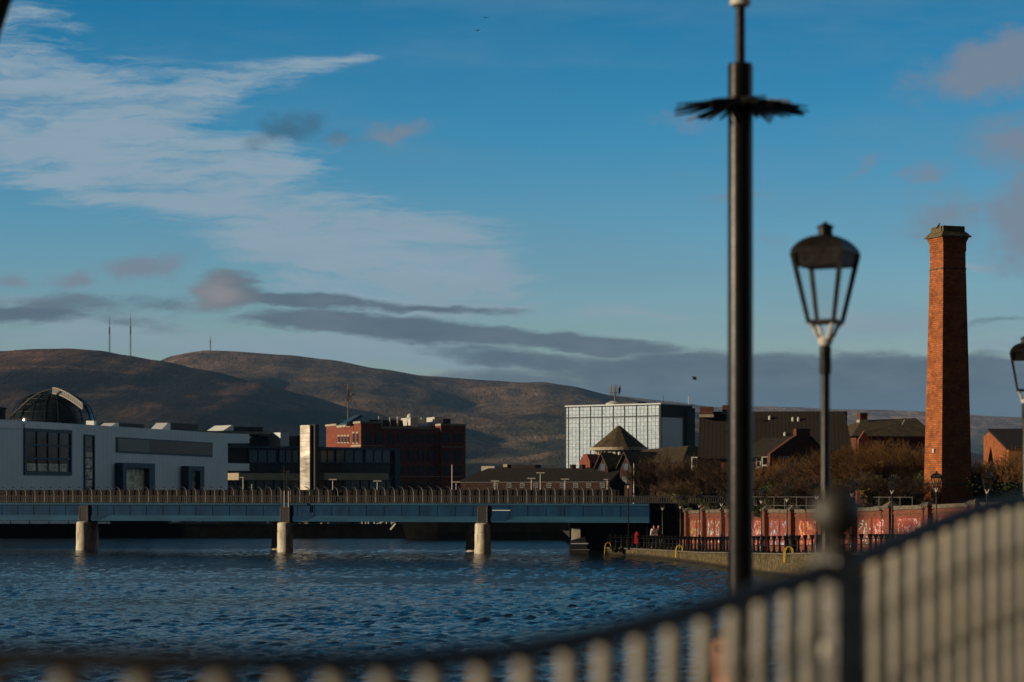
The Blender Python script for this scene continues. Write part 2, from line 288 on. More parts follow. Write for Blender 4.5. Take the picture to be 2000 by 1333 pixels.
# ------------------------------------------------------------------ mesh helpers
class MB:
    def __init__(s): s.v = []; s.f = []
    def add(s, vs, fs):
        o = len(s.v); s.v += [tuple(x) for x in vs]; s.f += [tuple(i+o for i in q) for q in fs]; return s
    def box(s, x0, x1, y0, y1, z0, z1):
        return s.add([(x0,y0,z0),(x1,y0,z0),(x1,y1,z0),(x0,y1,z0),(x0,y0,z1),(x1,y0,z1),(x1,y1,z1),(x0,y1,z1)],
                     [(0,3,2,1),(4,5,6,7),(0,1,5,4),(1,2,6,5),(2,3,7,6),(3,0,4,7)])
    def hexa(s, b, t):          # bottom 4 pts, top 4 pts (ccw)
        return s.add(list(b)+list(t), [(0,3,2,1),(4,5,6,7),(0,1,5,4),(1,2,6,5),(2,3,7,6),(3,0,4,7)])
    def cyl(s, x, y, z0, z1, r0, r1=None, n=16):
        r1 = r0 if r1 is None else r1
        return s.lathe(x, y, [(r0, z0), (r1, z1)], n)
    def lathe(s, x, y, prof, n=16, cap=True):
        o = []; fs = []
        for r, z in prof:
            for k in range(n):
                a = 2*math.pi*(k+.5)/n; o.append((x+r*math.cos(a), y+r*math.sin(a), z))
        for i in range(len(prof)-1):
            for k in range(n):
                fs.append((i*n+k, i*n+(k+1) % n, (i+1)*n+(k+1) % n, (i+1)*n+k))
        if cap: fs.append(tuple(range(n-1, -1, -1))); fs.append(tuple((len(prof)-1)*n+k for k in range(n)))
        return s.add(o, fs)
    def tube(s, p, q, r0, r1=None, n=6):
        r1 = r0 if r1 is None else r1; p = Vector(p); q = Vector(q); d = (q-p)
        if d.length < 1e-6: return s
        a = d.orthogonal().normalized(); b = d.normalized().cross(a); o = []
        for c, r in ((p, r0), (q, r1)):
            for k in range(n):
                t = 2*math.pi*k/n; o.append(c+(a*math.cos(t)+b*math.sin(t))*r)
        fs = [(k, (k+1) % n, n+(k+1) % n, n+k) for k in range(n)]
        fs.append(tuple(range(n-1, -1, -1))); fs.append(tuple(range(n, 2*n)))
        return s.add(o, fs)
    def path(s, pts, r, n=8):
        for i in range(len(pts)-1): s.tube(pts[i], pts[i+1], r, r, n)
        return s
    def bar(s, p, q, w, h):     # rectangular bar lying level, w across, h up
        p = Vector(p); q = Vector(q); d = (q-p).normalized(); a = d.cross(Vector((0, 0, 1)))
        a = a.normalized() if a.length > 1e-4 else Vector((1, 0, 0)); b = a.cross(d)
        vs = [c+a*(i*w/2)+b*(j*h/2) for c in (p, q) for i, j in ((-1,-1),(1,-1),(1,1),(-1,1))]
        return s.add(vs, [(0,1,2,3),(7,6,5,4),(0,4,5,1),(1,5,6,2),(2,6,7,3),(3,7,4,0)])
    def ball(s, x, y, z, r, nu=16, nv=10, sz=1.0):
        return s.lathe(x, y, [(max(1e-4, r*math.sin(math.pi*i/nv)), z-r*sz*math.cos(math.pi*i/nv)) for i in range(nv+1)], nu)
    def build(s, name, m, parent=None, smooth=False, bevel=0.0):
        me = bpy.data.meshes.new(name); me.from_pydata(s.v, [], s.f); me.update()
        bm = bmesh.new(); bm.from_mesh(me); bmesh.ops.recalc_face_normals(bm, faces=bm.faces)
        if bevel: bmesh.ops.bevel(bm, geom=[e for e in bm.edges], offset=bevel, segments=2, affect='EDGES', profile=.6)
        ul = bm.loops.layers.uv.new('UVMap'); Z = Vector((0, 0, 1))
        for f in bm.faces:
            n = f.normal
            if abs(n.z) > .95: t = Vector((1, 0, 0)); b = Vector((0, 1, 0))
            else: t = Z.cross(n).normalized(); b = n.cross(t)
            for lp in f.loops: c = lp.vert.co; lp[ul].uv = (c.dot(t), c.dot(b))
            f.smooth = smooth
        bm.to_mesh(me); bm.free(); me.materials.append(m)
        if smooth:
            try: me.set_sharp_from_angle(angle=R(40))
            except Exception: pass
        o = bpy.data.objects.new(name, me); C.objects.link(o)
        if parent is not None: o.parent = parent
        return o
def thing(name, label, cat, loc=(0, 0, 0), rz=0.0, group=None):
    o = bpy.data.objects.new(name, None); C.objects.link(o); o.empty_display_size = .3
    o.location = loc; o.rotation_euler = (0, 0, rz); o['label'] = label; o['category'] = cat
    if group: o['group'] = group
    return o
def tag(o, label, cat, group=None):
    o['label'] = label; o['category'] = cat
    if group: o['group'] = group
    return o
def struct(o, kind='structure'): o['kind'] = kind; return o
KIDS = {}
def copy_tree(o, parent=None):
    c = o.copy(); C.objects.link(c)
    if parent is not None: c.parent = parent
    for ch in [x for x in bpy.data.objects if x.parent == o]: copy_tree(ch, c)
    return c
def P(px, py, d): return Vector(((px-1000)/F*d, d, EYE+(HZ-py)/F*d))
def X(px, d): return (px-1000)/F*d
def Z(py, d): return EYE+(HZ-py)/F*d
class Frame:
    """a facade line on the ground between two bearings at two distances; u runs along it, y into the building"""
    def __init__(s, p0, d0, p1, d1, z=0.0):
        s.a = Vector((X(p0, d0), d0)); b = Vector((X(p1, d1), d1)); s.e = (b-s.a).normalized(); s.len = (b-s.a).length; s.z = z
        s.rz = math.atan2(s.e.y, s.e.x)
    def u(s, px):
        k = (px-1000)/F; return (k*s.a.y-s.a.x)/(s.e.x-k*s.e.y)
    def zz(s, px, py): return Z(py, s.a.y+s.u(px)*s.e.y)-s.z
    def empty(s, name, label, cat, group=None): return thing(name, label, cat, (s.a.x, s.a.y, s.z), s.rz, group)
def window(parent, x0, x1, y, z0, z1, pane, frame, fw=.08, mull=0, trans=0, proud=.05, sill=None):
    w = MB()
    w.box(x0-fw, x0, y-proud, y+.02, z0-fw, z1+fw); w.box(x1, x1+fw, y-proud, y+.02, z0-fw, z1+fw)
    w.box(x0, x1, y-proud, y+.02, z0-fw, z0); w.box(x0, x1, y-proud, y+.02, z1, z1+fw)
    for k in range(mull): c = x0+(x1-x0)*(k+1)/(mull+1); w.box(c-fw*.3, c+fw*.3, y-proud*.8, y-.012, z0, z1)
    for k in range(trans): c = z0+(z1-z0)*(k+1)/(trans+1); w.box(x0, x1, y-proud*.7, y-.013, c-fw*.3, c+fw*.3)
    o = w.build('window', frame, parent)
    MB().box(x0, x1, y-.01, y+.01, z0, z1).build('pane', pane, o)
    if sill: MB().box(x0-.15, x1+.15, y-proud-.08, y+.01, z0-fw-.14, z0-fw-.003).build('sill', sill, o)
    return o

# ------------------------------------------------------------------ ground, river, hills
# river edge of the near bank: (x, y, z of the paving)
EDGE = [(-60,-40,3.05),(-60,11,3.05),(-8,12.5,3.05),(0.4,15,3.0),(1.3,18,2.85),(2.1,19.5,2.8),(3.2,24,2.75),(5.2,38,2.6),(8.0,57,2.35),(12.8,82,1.95),(16.6,101,1.7),
        (18.3,112,1.62),(17.6,121,1.5),(16.1,127,1.38),(14.9,133,1.2),(13.9,139,1.08),(13.2,146,.95),(12.2,156,.72),(11.0,165,.62),(9.4,174,.52),(7.8,179,.48),(6.2,184,.45),(5.2,194,.45),(5.0,250,.9)]
def edge_at(y, k=0):
    for a, b in zip(EDGE, EDGE[1:]):
        if a[1] <= y <= b[1]:
            t = (y-a[1])/max(1e-6, b[1]-a[1]); return a[0]+(b[0]-a[0])*t, a[2]+(b[2]-a[2])*t
    return EDGE[-1][0], EDGE[-1][2]
ys = sorted(set([e[1] for e in EDGE]+[15+k*3 for k in range(78)]))
m = MB(); rows = []
for y in ys:
    ex, ez = edge_at(y); rows.append((y, ex, ez))
vs = []; fs = []
for y, ex, ez in rows:
    for t in (0, .04, .1, .2, .45, 1): vs.append((ex+(330-ex)*t, y, ez+(.5*t if y > 90 else 0)+(.02*noise.noise(Vector((ex+330*t, y*.3, 0))) if t > 0 else 0)))
for i in range(len(rows)-1):
    for k in range(5): a = i*6+k; fs.append((a, a+1, a+7, a+6))
m.add(vs, fs); struct(m.build('promenade_ground', M['pave'], smooth=True))
# coping + stone river wall along the edge
cop = MB(); wal = MB()
def edge_strip(y0, y1, step=2.0):
    pts = []; y = y0
    while y < y1: ex, ez = edge_at(y); pts.append(Vector((ex, y, ez))); y += step
    ex, ez = edge_at(y1); pts.append(Vector((ex, y1, ez))); return pts
pts = [Vector((-60, 11.0, 3.05)), Vector((-8, 12.4, 3.05))]+edge_strip(12.8, 194, 1.2)
prevn = None; ring = []
for i, p in enumerate(pts):
    a = pts[max(0, i-1)]; b = pts[min(len(pts)-1, i+1)]; t = (b-a); t.z = 0; t.normalize(); n = Vector((-t.y, t.x, 0))
    if n.x > 0 and p.y > 20: n = -n
    if p.y <= 20 and n.y < 0 and p.x < 0: n = -n
    ring.append((p, n))
wv = []; wf = []; K = 7
for i, (p, n) in enumerate(ring):
    for k in range(K):
        z = p.z-.05-(p.z+1.0)*k/(K-1); off = .02+.10*(k/(K-1))+.10*noise.noise(Vector((p.x*1.3, p.y*.9, k*1.7)))
        wv.append((p.x+n.x*off, p.y+n.y*off, z))
for i in range(len(ring)-1):
    for k in range(K-1): a = i*K+k; wf.append((a, a+1, a+K+1, a+K))
rw = thing('river_wall', 'rough olive stone river wall with weed and a pale coping under the promenade railing', 'wall', (0, 0, 0))
MB().add(wv, wf).build('wall_face', M['riverstone'], rw, smooth=True)
cv = []; cf = []
for i, (p, n) in enumerate(ring):
    for (o, z) in ((.16, -.05), (.16, .035), (-.32, .035), (-.32, -.05)): cv.append((p.x+n.x*o, p.y+n.y*o, p.z+z))
for i in range(len(ring)-1):
    for k in range(4): a = i*4; b = a+4; cf.append((a+k, a+(k+1) % 4, b+(k+1) % 4, b+k))
MB().add(cv, cf).build('coping', M['coping'], rw)

# water
wm = bpy.data.materials.new('river_water'); wm.use_nodes = True; t = wm.node_tree; b = t.nodes['Principled BSDF']
b.inputs['Base Color'].default_value = (.004, .011, .017, 1); b.inputs['Roughness'].default_value = .08; b.inputs['IOR'].default_value = 1.33; b.inputs['Specular IOR Level'].default_value = .17; b.inputs['Specular Tint'].default_value = (.74, .66, .57, 1)
g = nn(t, 'ShaderNodeNewGeometry')
def wn(scale, sx, sy, det, rough=.55, dist=0.0):
    mp = nn(t, 'ShaderNodeMapping'); mp.inputs['Scale'].default_value = (sx, sy, 1); mp.inputs['Rotation'].default_value = (0, 0, R(8)); t.links.new(g.outputs['Position'], mp.inputs[0])
    n = nn(t, 'ShaderNodeTexNoise'); n.inputs['Scale'].default_value = scale; n.inputs['Detail'].default_value = det; n.inputs['Roughness'].default_value = rough; n.inputs['Distortion'].default_value = dist
    t.links.new(mp.outputs[0], n.inputs['Vector']); return n.outputs[0]
n1 = wn(3.0, 1.0, .6, 4, .65, .3); n2 = wn(.22, 1, .45, 3); n3 = wn(4.2, 1, .8, 2)
patch = wn(.035, .5, 1.6, 3)
h = math_(t, 'ADD', math_(t, 'MULTIPLY', n1, .9), math_(t, 'ADD', math_(t, 'MULTIPLY', n2, 1.2), math_(t, 'MULTIPLY', n3, .12)))
pr = nn(t, 'ShaderNodeMapRange'); t.links.new(patch, pr.inputs[0]); pr.inputs[1].default_value = .35; pr.inputs[2].default_value = .65; pr.inputs[3].default_value = .55; pr.inputs[4].default_value = 1.1
# calmer water towards the shelter of the bridge
sp = nn(t, 'ShaderNodeSeparateXYZ'); t.links.new(g.outputs['Position'], sp.inputs[0])
cr = nn(t, 'ShaderNodeMapRange'); t.links.new(sp.outputs[1], cr.inputs[0]); cr.inputs[1].default_value = 95; cr.inputs[2].default_value = 200; cr.inputs[3].default_value = 1.0; cr.inputs[4].default_value = .8
bp = nn(t, 'ShaderNodeBump'); bp.inputs['Distance'].default_value = .22; t.links.new(h, bp.inputs['Height']); t.links.new(math_(t, 'MULTIPLY', pr.outputs[0], cr.outputs[0]), bp.inputs['Strength'])
t.links.new(bp.outputs[0], b.inputs['Normal'])
wx = [-700, -400, -200, -120, -80]+[-60+.21*k for k in range(396)]+[25, 30, 40]; wy = [-60, -20, 20, 40]
yy_ = 46.0
while yy_ < 196: wy.append(yy_); yy_ += .19+(yy_-46)*.0030
wy += [200, 208, 220, 235, 250.5]
wvs = []
for y_ in wy:
    am_ = .0 if y_ < 45 else 1.15*max(.5, min(1, 1-(y_-90)/140)); am_ *= 1 if y_ < 197 else .5
    for x_ in wx:
        if -61 < x_ < 23.3 and y_ >= 45:
            p_ = Vector((x_*.85+y_*.12, y_*.62, 0)); g1 = .7+.6*noise.noise(Vector((x_*.035, y_*.06, 7)))
            z_ = am_*g1*(.06*noise.noise(p_*.9)+.085*noise.noise(p_*2.2+Vector((9, 3, 1)))+.085*noise.noise(p_*3.9+Vector((2, 8, 5)))+.05*noise.noise(Vector((x_*.12, y_*.2, 4))))
        else: z_ = 0
        wvs.append((x_, y_, z_))
nwx = len(wx); wfs = [(j*nwx+i, j*nwx+i+1, (j+1)*nwx+i+1, (j+1)*nwx+i) for j in range(len(wy)-1) for i in range(nwx-1)]
struct(MB().add(wvs, wfs).build('river_water', wm, smooth=True))

# far ground sheet and town ground
struct(MB().add([(-9000, 250, 1.0), (9000, 250, 1.0), (9000, 1700, 1.0), (9000, 14500, 1.0), (-9000, 14500, 1.0), (-9000, 1700, 1.0)], [(0, 1, 2, 3, 4, 5)]).build('town_ground', M['land']))
qw = thing('quay_wall', 'dark far quay wall along the water under the bridge', 'wall', (0, 250, 0))
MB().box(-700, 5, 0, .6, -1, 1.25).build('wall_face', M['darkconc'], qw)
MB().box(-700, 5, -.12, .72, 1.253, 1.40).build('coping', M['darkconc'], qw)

# hills: real height fields, ridge lines taken as heights at their own distances
def interp(tab, x):
    if x <= tab[0][0]: return tab[0][1]
    for a, b in zip(tab, tab[1:]):
        if x <= b[0]:
            t = (x-a[0])/(b[0]-a[0]); t = t*t*(3-2*t)*.5+t*.5; return a[1]+(b[1]-a[1])*t
    return tab[-1][1]
def hillmat(name, low, mid, top, dark, zt, seed, fieldamt=.6, darkcut=.52, darkz=(.15, .8)):
    m = bpy.data.materials.new(name); m.use_nodes = True; t = m.node_tree; b = t.nodes['Principled BSDF']; b.inputs['Roughness'].default_value = 1; b.inputs['Specular IOR Level'].default_value = .05
    g = nn(t, 'ShaderNodeNewGeometry'); s = nn(t, 'ShaderNodeSeparateXYZ'); t.links.new(g.outputs['Position'], s.inputs[0])
    def no(scale, det, sx=1, sy=1, loc=0, rough=.6):
        mp = nn(t, 'ShaderNodeMapping'); mp.inputs['Scale'].default_value = (sx, sy*.30, 1); mp.inputs['Location'].default_value = (loc, loc*.7, 0); t.links.new(g.outputs['Position'], mp.inputs[0])
        n = nn(t, 'ShaderNodeTexNoise'); n.inputs['Scale'].default_value = scale; n.inputs['Detail'].default_value = det; n.inputs['Roughness'].default_value = rough; n.inputs['Distortion'].default_value = .3; t.links.new(mp.outputs[0], n.inputs['Vector']); return n.outputs[0]
    def mr(x, a, c, lo=0, hi=1):
        r = nn(t, 'ShaderNodeMapRange', interpolation_type='SMOOTHSTEP'); t.links.new(x, r.inputs[0])
        for i, q in ((1, a), (2, c), (3, lo), (4, hi)): r.inputs[i].default_value = q
        return r.outputs[0]
    zz = math_(t, 'DIVIDE', s.outputs[2], zt); zw = math_(t, 'ADD', zz, math_(t, 'MULTIPLY', math_(t, 'SUBTRACT', no(.0022, 6, .8, .6, seed), .5), .9))
    c = mixc(t, mr(zw, .15, .5), low, mid); c = mixc(t, mr(zw, .45, .85), c, top)
    # small enclosed fields on the lower slopes
    vo = nn(t, 'ShaderNodeTexVoronoi'); vo.inputs['Scale'].default_value = .0048; mp = nn(t, 'ShaderNodeMapping'); mp.inputs['Scale'].default_value = (1, .22, 0); t.links.new(g.outputs['Position'], mp.inputs[0]); t.links.new(mp.outputs[0], vo.inputs['Vector'])
    sv = nn(t, 'ShaderNodeSeparateColor'); t.links.new(vo.outputs['Color'], sv.inputs[0])
    fc = mixc(t, sv.outputs[0], (.030, .050, .015), (.13, .125, .045)); fc = mixc(t, mr(sv.outputs[1], .5, .8), fc, (.05, .035, .02))
    ve = nn(t, 'ShaderNodeTexVoronoi', feature='DISTANCE_TO_EDGE'); ve.inputs['Scale'].default_value = .0048; t.links.new(mp.outputs[0], ve.inputs['Vector'])
    fc = mixc(t, mr(ve.outputs[0], .06, .02), fc, (.012, .014, .008))
    c = mixc(t, math_(t, 'MULTIPLY', mr(zw, .5, .2), fieldamt), c, fc)
    # moor streaks, and cloud shadow painted into the colour as dark patches
    st = no(.006, 9, .8, 1.1, seed+3, .74); c = mixc(t, mr(st, .40, .62, 0, .65), c, dark)
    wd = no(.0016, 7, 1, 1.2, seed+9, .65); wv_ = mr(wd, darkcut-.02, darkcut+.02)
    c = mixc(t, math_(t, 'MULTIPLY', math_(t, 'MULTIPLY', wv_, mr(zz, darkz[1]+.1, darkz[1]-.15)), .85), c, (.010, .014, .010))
    sp_ = no(.05, 4, 1, 1, seed+2, .8); c = mixc(t, mr(sp_, .42, .66, 0, .55), c, (.018, .018, .013))
    s2_ = no(.016, 8, .8, 1.2, seed+6, .78); c = mixc(t, mr(s2_, .38, .62, .62, 0), c, (.030, .026, .020))
    s3_ = no(.004, 9, .6, 1.3, seed+14, .74); c = mixc(t, mr(s3_, .52, .66, 0, .6), c, tuple(min(1, q*1.5) for q in top))
    t.links.new(c, b.inputs['Base Color'])
    bp = nn(t, 'ShaderNodeBump'); bp.inputs['Strength'].default_value = .8; bp.inputs['Distance'].default_value = 30; t.links.new(no(.010, 8, 1, .8, seed, .7), bp.inputs['Height']); t.links.new(bp.outputs[0], b.inputs['Normal'])
    return m
def hill(name, D, y0, tab, m, back, x0=-900, x1=2900, nx=380, ny=70, amp=14, seed=0, pw=1.35):
    vs = []; fs = []
    tops = {}
    for i in range(nx+1):
        px = x0+(x1-x0)*i/nx; XX = X(px, D); zr = Z(interp(tab, px), D)
        for j in range(ny+1):
            s = j/ny
            if s <= .75: q = s/.75; y = y0+(D-y0)*q; prof = q**pw
            else: q = (s-.75)/.25; y = D+back*q; prof = 1-q*q
            nz = noise.fractal(Vector((XX*.0011+seed, y*.0009, seed)), .9, 2.1, 6)
            gul = 1-abs(noise.noise(Vector((XX*.0026+seed*2, y*.0006, 3))))*2
            env = math.sin(math.pi*min(1, prof))**.8 if s <= .75 else 0
            z = (zr-1)*prof+1+env*(nz*amp*1.8-max(0, gul)*amp*1.1)
            if s > .75: z += nz*amp*.0
            if j == 0: z = -1
            vs.append((XX, y, z))
    for i in range(nx):
        for j in range(ny): a = i*(ny+1)+j; fs.append((a, a+ny+1, a+ny+2, a+1))
    o = MB().add(vs, fs).build(name, m, smooth=True); struct(o); return o
TA = [(-900,700),(-400,690),(0,684),(60,680),(130,679),(190,683),(240,692),(300,702),(400,722),(500,745),(600,772),(700,800),(850,838),(1000,872),(1200,915),(1500,950),(2900,960)]
TB = [(-900,760),(0,745),(200,730),(300,707),(345,692),(380,686),(405,683),(440,684),(560,692),(640,701),(740,719),(830,733),(960,742),(1020,746),(1060,745),(1110,752),(1200,772),(1300,790),(1400,812),(1600,850),(2000,900),(2900,940)]
TC = [(-900,800),(600,800),(1000,775),(1150,770),(1200,771),(1300,781),(1400,794),(1480,792),(1560,794),(1640,798),(1720,799),(1800,802),(1870,808),(1950,812),(2100,818),(2900,850)]
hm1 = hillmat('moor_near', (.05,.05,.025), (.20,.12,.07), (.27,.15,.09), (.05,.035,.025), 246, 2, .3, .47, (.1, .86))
hm2 = hillmat('moor_far', (.07,.11,.038), (.28,.19,.10), (.33,.21,.13), (.07,.05,.035), 330, 5, .55, .53, (.1, .7))
hm3 = hillmat('hill_pasture', (.08,.17,.055), (.12,.18,.07), (.55,.38,.29), (.14,.11,.085), 330, 11, .5, .60, (.1, .5))
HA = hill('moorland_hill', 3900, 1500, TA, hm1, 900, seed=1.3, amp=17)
HB = hill('moorland_hill_behind', 5600, 1900, TB, hm2, 1200, seed=4.1, amp=24)
HC = hill('distant_hills', 9000, 5600, TC, hm3, 2000, seed=8.2, amp=14, ny=50)

# haze
hz = bpy.data.materials.new('haze_air'); hz.use_nodes = True; t = hz.node_tree; t.nodes.clear()
pv = nn(t, 'ShaderNodeVolumePrincipled'); pv.inputs['Density'].default_value = 4.0e-5; pv.inputs['Color'].default_value = (.24, .54, 1.0, 1); pv.inputs['Anisotropy'].default_value = 0.0
oo = nn(t, 'ShaderNodeOutputMaterial'); t.links.new(pv.outputs[0], oo.inputs['Volume'])
hb = MB().box(-9900, 9900, -400, 15500, -2.5, 420).build('haze', hz); hb['kind'] = 'stuff'

# ================================================================== buildings
def zl(f, px, py): return f.zz(px, py)
# ---- white metal clad arts building
f = Frame(-120, 244, 487, 322, 1.0)
B1 = f.empty('arts_building', 'long white metal clad building beyond the bridge with a big square window', 'building')
uL = 0; uA = f.u(42); uB = f.u(445); uE = f.u(487)
zt = lambda px: zl(f, px, interp([(-120,812),(45,821),(140,823),(487,849)], px))
b = MB()
for a_, c_ in ((-120, 445),):
    ua, ub = f.u(a_), f.u(c_); b.hexa([(ua,0,0),(ub,0,0),(ub,26,0),(ua,26,0)], [(ua,0,zt(a_)),(ub,0,zt(c_)),(ub,26,zt(c_)-.6),(ua,26,zt(a_)-.6)])
for y0_, y1_ in ((848, 866), (906, 920)):
    b.hexa([(uB+.004,0,zl(f,445,y1_)),(uE,0,zl(f,487,y1_)),(uE,8,zl(f,487,y1_)),(uB+.004,8,zl(f,445,y1_))], [(uB+.004,0,zl(f,445,y0_-1)),(uE,0,zl(f,487,y0_)),(uE,8,zl(f,487,y0_)),(uB+.004,8,zl(f,445,y0_-1))])
b.build('wall', M['clad'], B1)
b = MB(); b.box(uB+.004, uE-.5, 3.0, 8, .2, zl(f, 466, 868)-.05); b.build('recessed_glazing', M['darkglass'], B1)
b = MB()
for a_, c_ in ((-120, 40), (46, 139)):
    ua, ub = f.u(a_), f.u(c_); b.hexa([(ua,-.12,zt(a_)-1.0),(ub,-.12,zt(c_)-.95),(ub,-.01,zt(c_)-.95),(ua,-.01,zt(a_)-1.0)], [(ua,-.12,zt(a_)-.35),(ub,-.12,zt(c_)-.35),(ub,-.01,zt(c_)-.35),(ua,-.01,zt(a_)-.35)])
b.build('cornice_strip', M['cladlight'], B1)
def win_px(par, fr, x0, y0, x1, y1, pane, frame, fw=.2, mull=0, trans=0, proud=.15, y=0):
    ua, ub = fr.u(x0), fr.u(x1); return window(par, ua, ub, y, (zl(fr, x0, y1)+zl(fr, x1, y1))/2, (zl(fr, x0, y0)+zl(fr, x1, y0))/2, pane, frame, fw, mull, trans, proud)
w1 = win_px(B1, f, 49, 845, 136, 922, M['darkglass'], M['bluegrey'], .35, 3, 2)
MB().box(f.u(52), f.u(130), -.03, -.012, zl(f, 90, 921), zl(f, 90, 906)).build('reflected_view', M['painted_reflection'], w1)
w2 = win_px(B1, f, 165, 853, 182, 957, M['darkglass'], M['bluegrey'], .2, 0, 4)
MB().box(f.u(167), f.u(180), -.03, -.012, zl(f, 172, 950), zl(f, 172, 884)).build('painted_reflection', M['painted_reflection'], w2)  # reflection painted on a thin slab before the pane
# long slatted strip window, follows the slope of the roof
def quadwin(par, fr, pts_, m_, y0_, y1_, name):
    (xa, ya0, ya1), (xb, yb0, yb1) = pts_
    ua, ub = fr.u(xa), fr.u(xb)
    return MB().hexa([(ua,y0_,zl(fr,xa,ya1)),(ub,y0_,zl(fr,xb,yb1)),(ub,y1_,zl(fr,xb,yb1)),(ua,y1_,zl(fr,xa,ya1))], [(ua,y0_,zl(fr,xa,ya0)),(ub,y0_,zl(fr,xb,yb0)),(ub,y1_,zl(fr,xb,yb0)),(ua,y1_,zl(fr,xa,ya0))]).build(name, m_, par)
wf_ = quadwin(B1, f, ((226, 854, 884), (414, 865, 893)), M['bluegrey'], -.10, .05, 'strip_window')
quadwin(wf_, f, ((229, 857, 881), (290, 860, 884)), M['darkglass'], -.14, -.103, 'pane')
quadwin(wf_, f, ((290.4, 860, 884), (412, 867, 890)), M['bronze'], -.14, -.103, 'slats')
for (xa, xb, ya, pw_) in ((225, 288, 905, (232, 277)), (354, 385, 911, (362, 377))):
    ua, ub = f.u(xa), f.u(xb); z1_ = zl(f, (xa+xb)/2, ya)
    fr_ = MB(); fr_.box(ua, f.u(pw_[0]), -1.0, .02, .1, z1_); fr_.box(f.u(pw_[1]), ub, -1.0, .02, .1, z1_); fr_.box(f.u(pw_[0])+.003, f.u(pw_[1])-.003, -1.0, .02, z1_-.6, z1_)
    o = fr_.build('bay_frame', M['bluegrey'], B1)
    MB().box(f.u(pw_[0])+.003, f.u(pw_[1])-.003, -.35, -.2, .1, z1_-.603).build('painted_reflection', M['painted_reflection'], o)  # bay infill with the reflected view painted on it
# roof lights with sunlit curved ends
for (xa, xb) in ((262, 340), (363, 442)):
    ua, ub = f.u(xa), f.u(xb); zz0 = zt(300)-.9
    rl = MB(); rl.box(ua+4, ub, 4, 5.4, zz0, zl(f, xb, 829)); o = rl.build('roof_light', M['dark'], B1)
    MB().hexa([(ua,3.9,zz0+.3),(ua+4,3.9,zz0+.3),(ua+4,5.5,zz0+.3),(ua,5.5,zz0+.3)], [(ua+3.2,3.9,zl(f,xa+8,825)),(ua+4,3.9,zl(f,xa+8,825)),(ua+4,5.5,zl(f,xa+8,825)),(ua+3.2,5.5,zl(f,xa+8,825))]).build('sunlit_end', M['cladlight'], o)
MB().box(f.u(214), f.u(219), 2, 3, zt(214)-.3, zl(f, 216, 822)).build('roof_vent', M['cladlight'], B1)
MB().box(f.u(48), f.u(74), 5, 7, zt(60)-.5, zl(f, 60, 817)).build('roof_plant', M['cladlight'], B1)

# ---- glass dome with walkway ridge
dd = 420.0; cx = X(103, dd); rr_ = 82/F*dd; zb = Z(830, dd); zt_ = Z(768, dd)
D1 = thing('glass_dome', 'dark glazed dome with a pale curved walkway frame rising behind the white building', 'dome', (cx, dd, 1.0))
prof = []
for k in range(13):
    a = math.pi/2*k/12; prof.append((max(.02, rr_*math.cos(a)**.75), zb-1+(zt_-zb)*math.sin(a)**1.0))
MB().lathe(0, 0, [(rr_*1.0, 0)]+prof, 40).build('glazed_shell', M['darkglass'], D1, smooth=True)
rb = MB()
for k in range(20):
    a = 2*math.pi*k/20
    rb.path([(r_*1.006*math.cos(a), r_*1.006*math.sin(a), z_+.06) for r_, z_ in prof], .09, 4)
for r_, z_ in prof[1:-1:2]:
    rb.path([(r_*1.008*math.cos(2*math.pi*k/36), r_*1.008*math.sin(2*math.pi*k/36), z_) for k in range(37)], .06, 4)
rb.build('glazing_bars', M['dark'], D1)
arc = []
for k in range(15):
    s_ = k/14; px_ = 103+62*s_; py_ = 758+30*s_**1.6+1.5*s_; arc.append(Vector((X(px_, dd-5)-cx, -5-2*s_, Z(py_, dd-5)-1)))
wk = MB(); wk.path(arc, .12, 5); wk.path([p_-Vector((0, 0, .95)) for p_ in arc], .12, 5)
for p_ in arc: wk.tube(p_, p_-Vector((0, 0, .95)), .12, n=4)
for a_, b_ in zip(arc, arc[1:]): wk.tube(a_, b_-Vector((0, 0, .95)), .08, n=4)
wk.tube(arc[0]-Vector((0, 0, .9)), (0, 0, zt_-1), .2); wk.build('walkway_frame', M['cradle'], D1)
lm = MB(); lm.path([Vector((X(22+80*s_, dd-6)-cx, -6, Z(814-52*math.sin(math.pi/2*s_)**1.0, dd-6)-1)) for s_ in [k/12 for k in range(13)]], .16, 5); lm.build('edge_rib', M['mast'], D1)

# ---- round dark roof peeping in at the left
e1 = thing('flat_roofed_kiosk', 'low dark roof edge just showing beyond the white building beside the dome', 'building', (X(-25, 430), 430, 1))
MB().lathe(0, 0, [(3.2, 0), (3.2, Z(800, 430)-1), (3.6, Z(798, 430)-1), (1.0, Z(791, 430)-1)], 24).build('roof', M['slate'], e1)

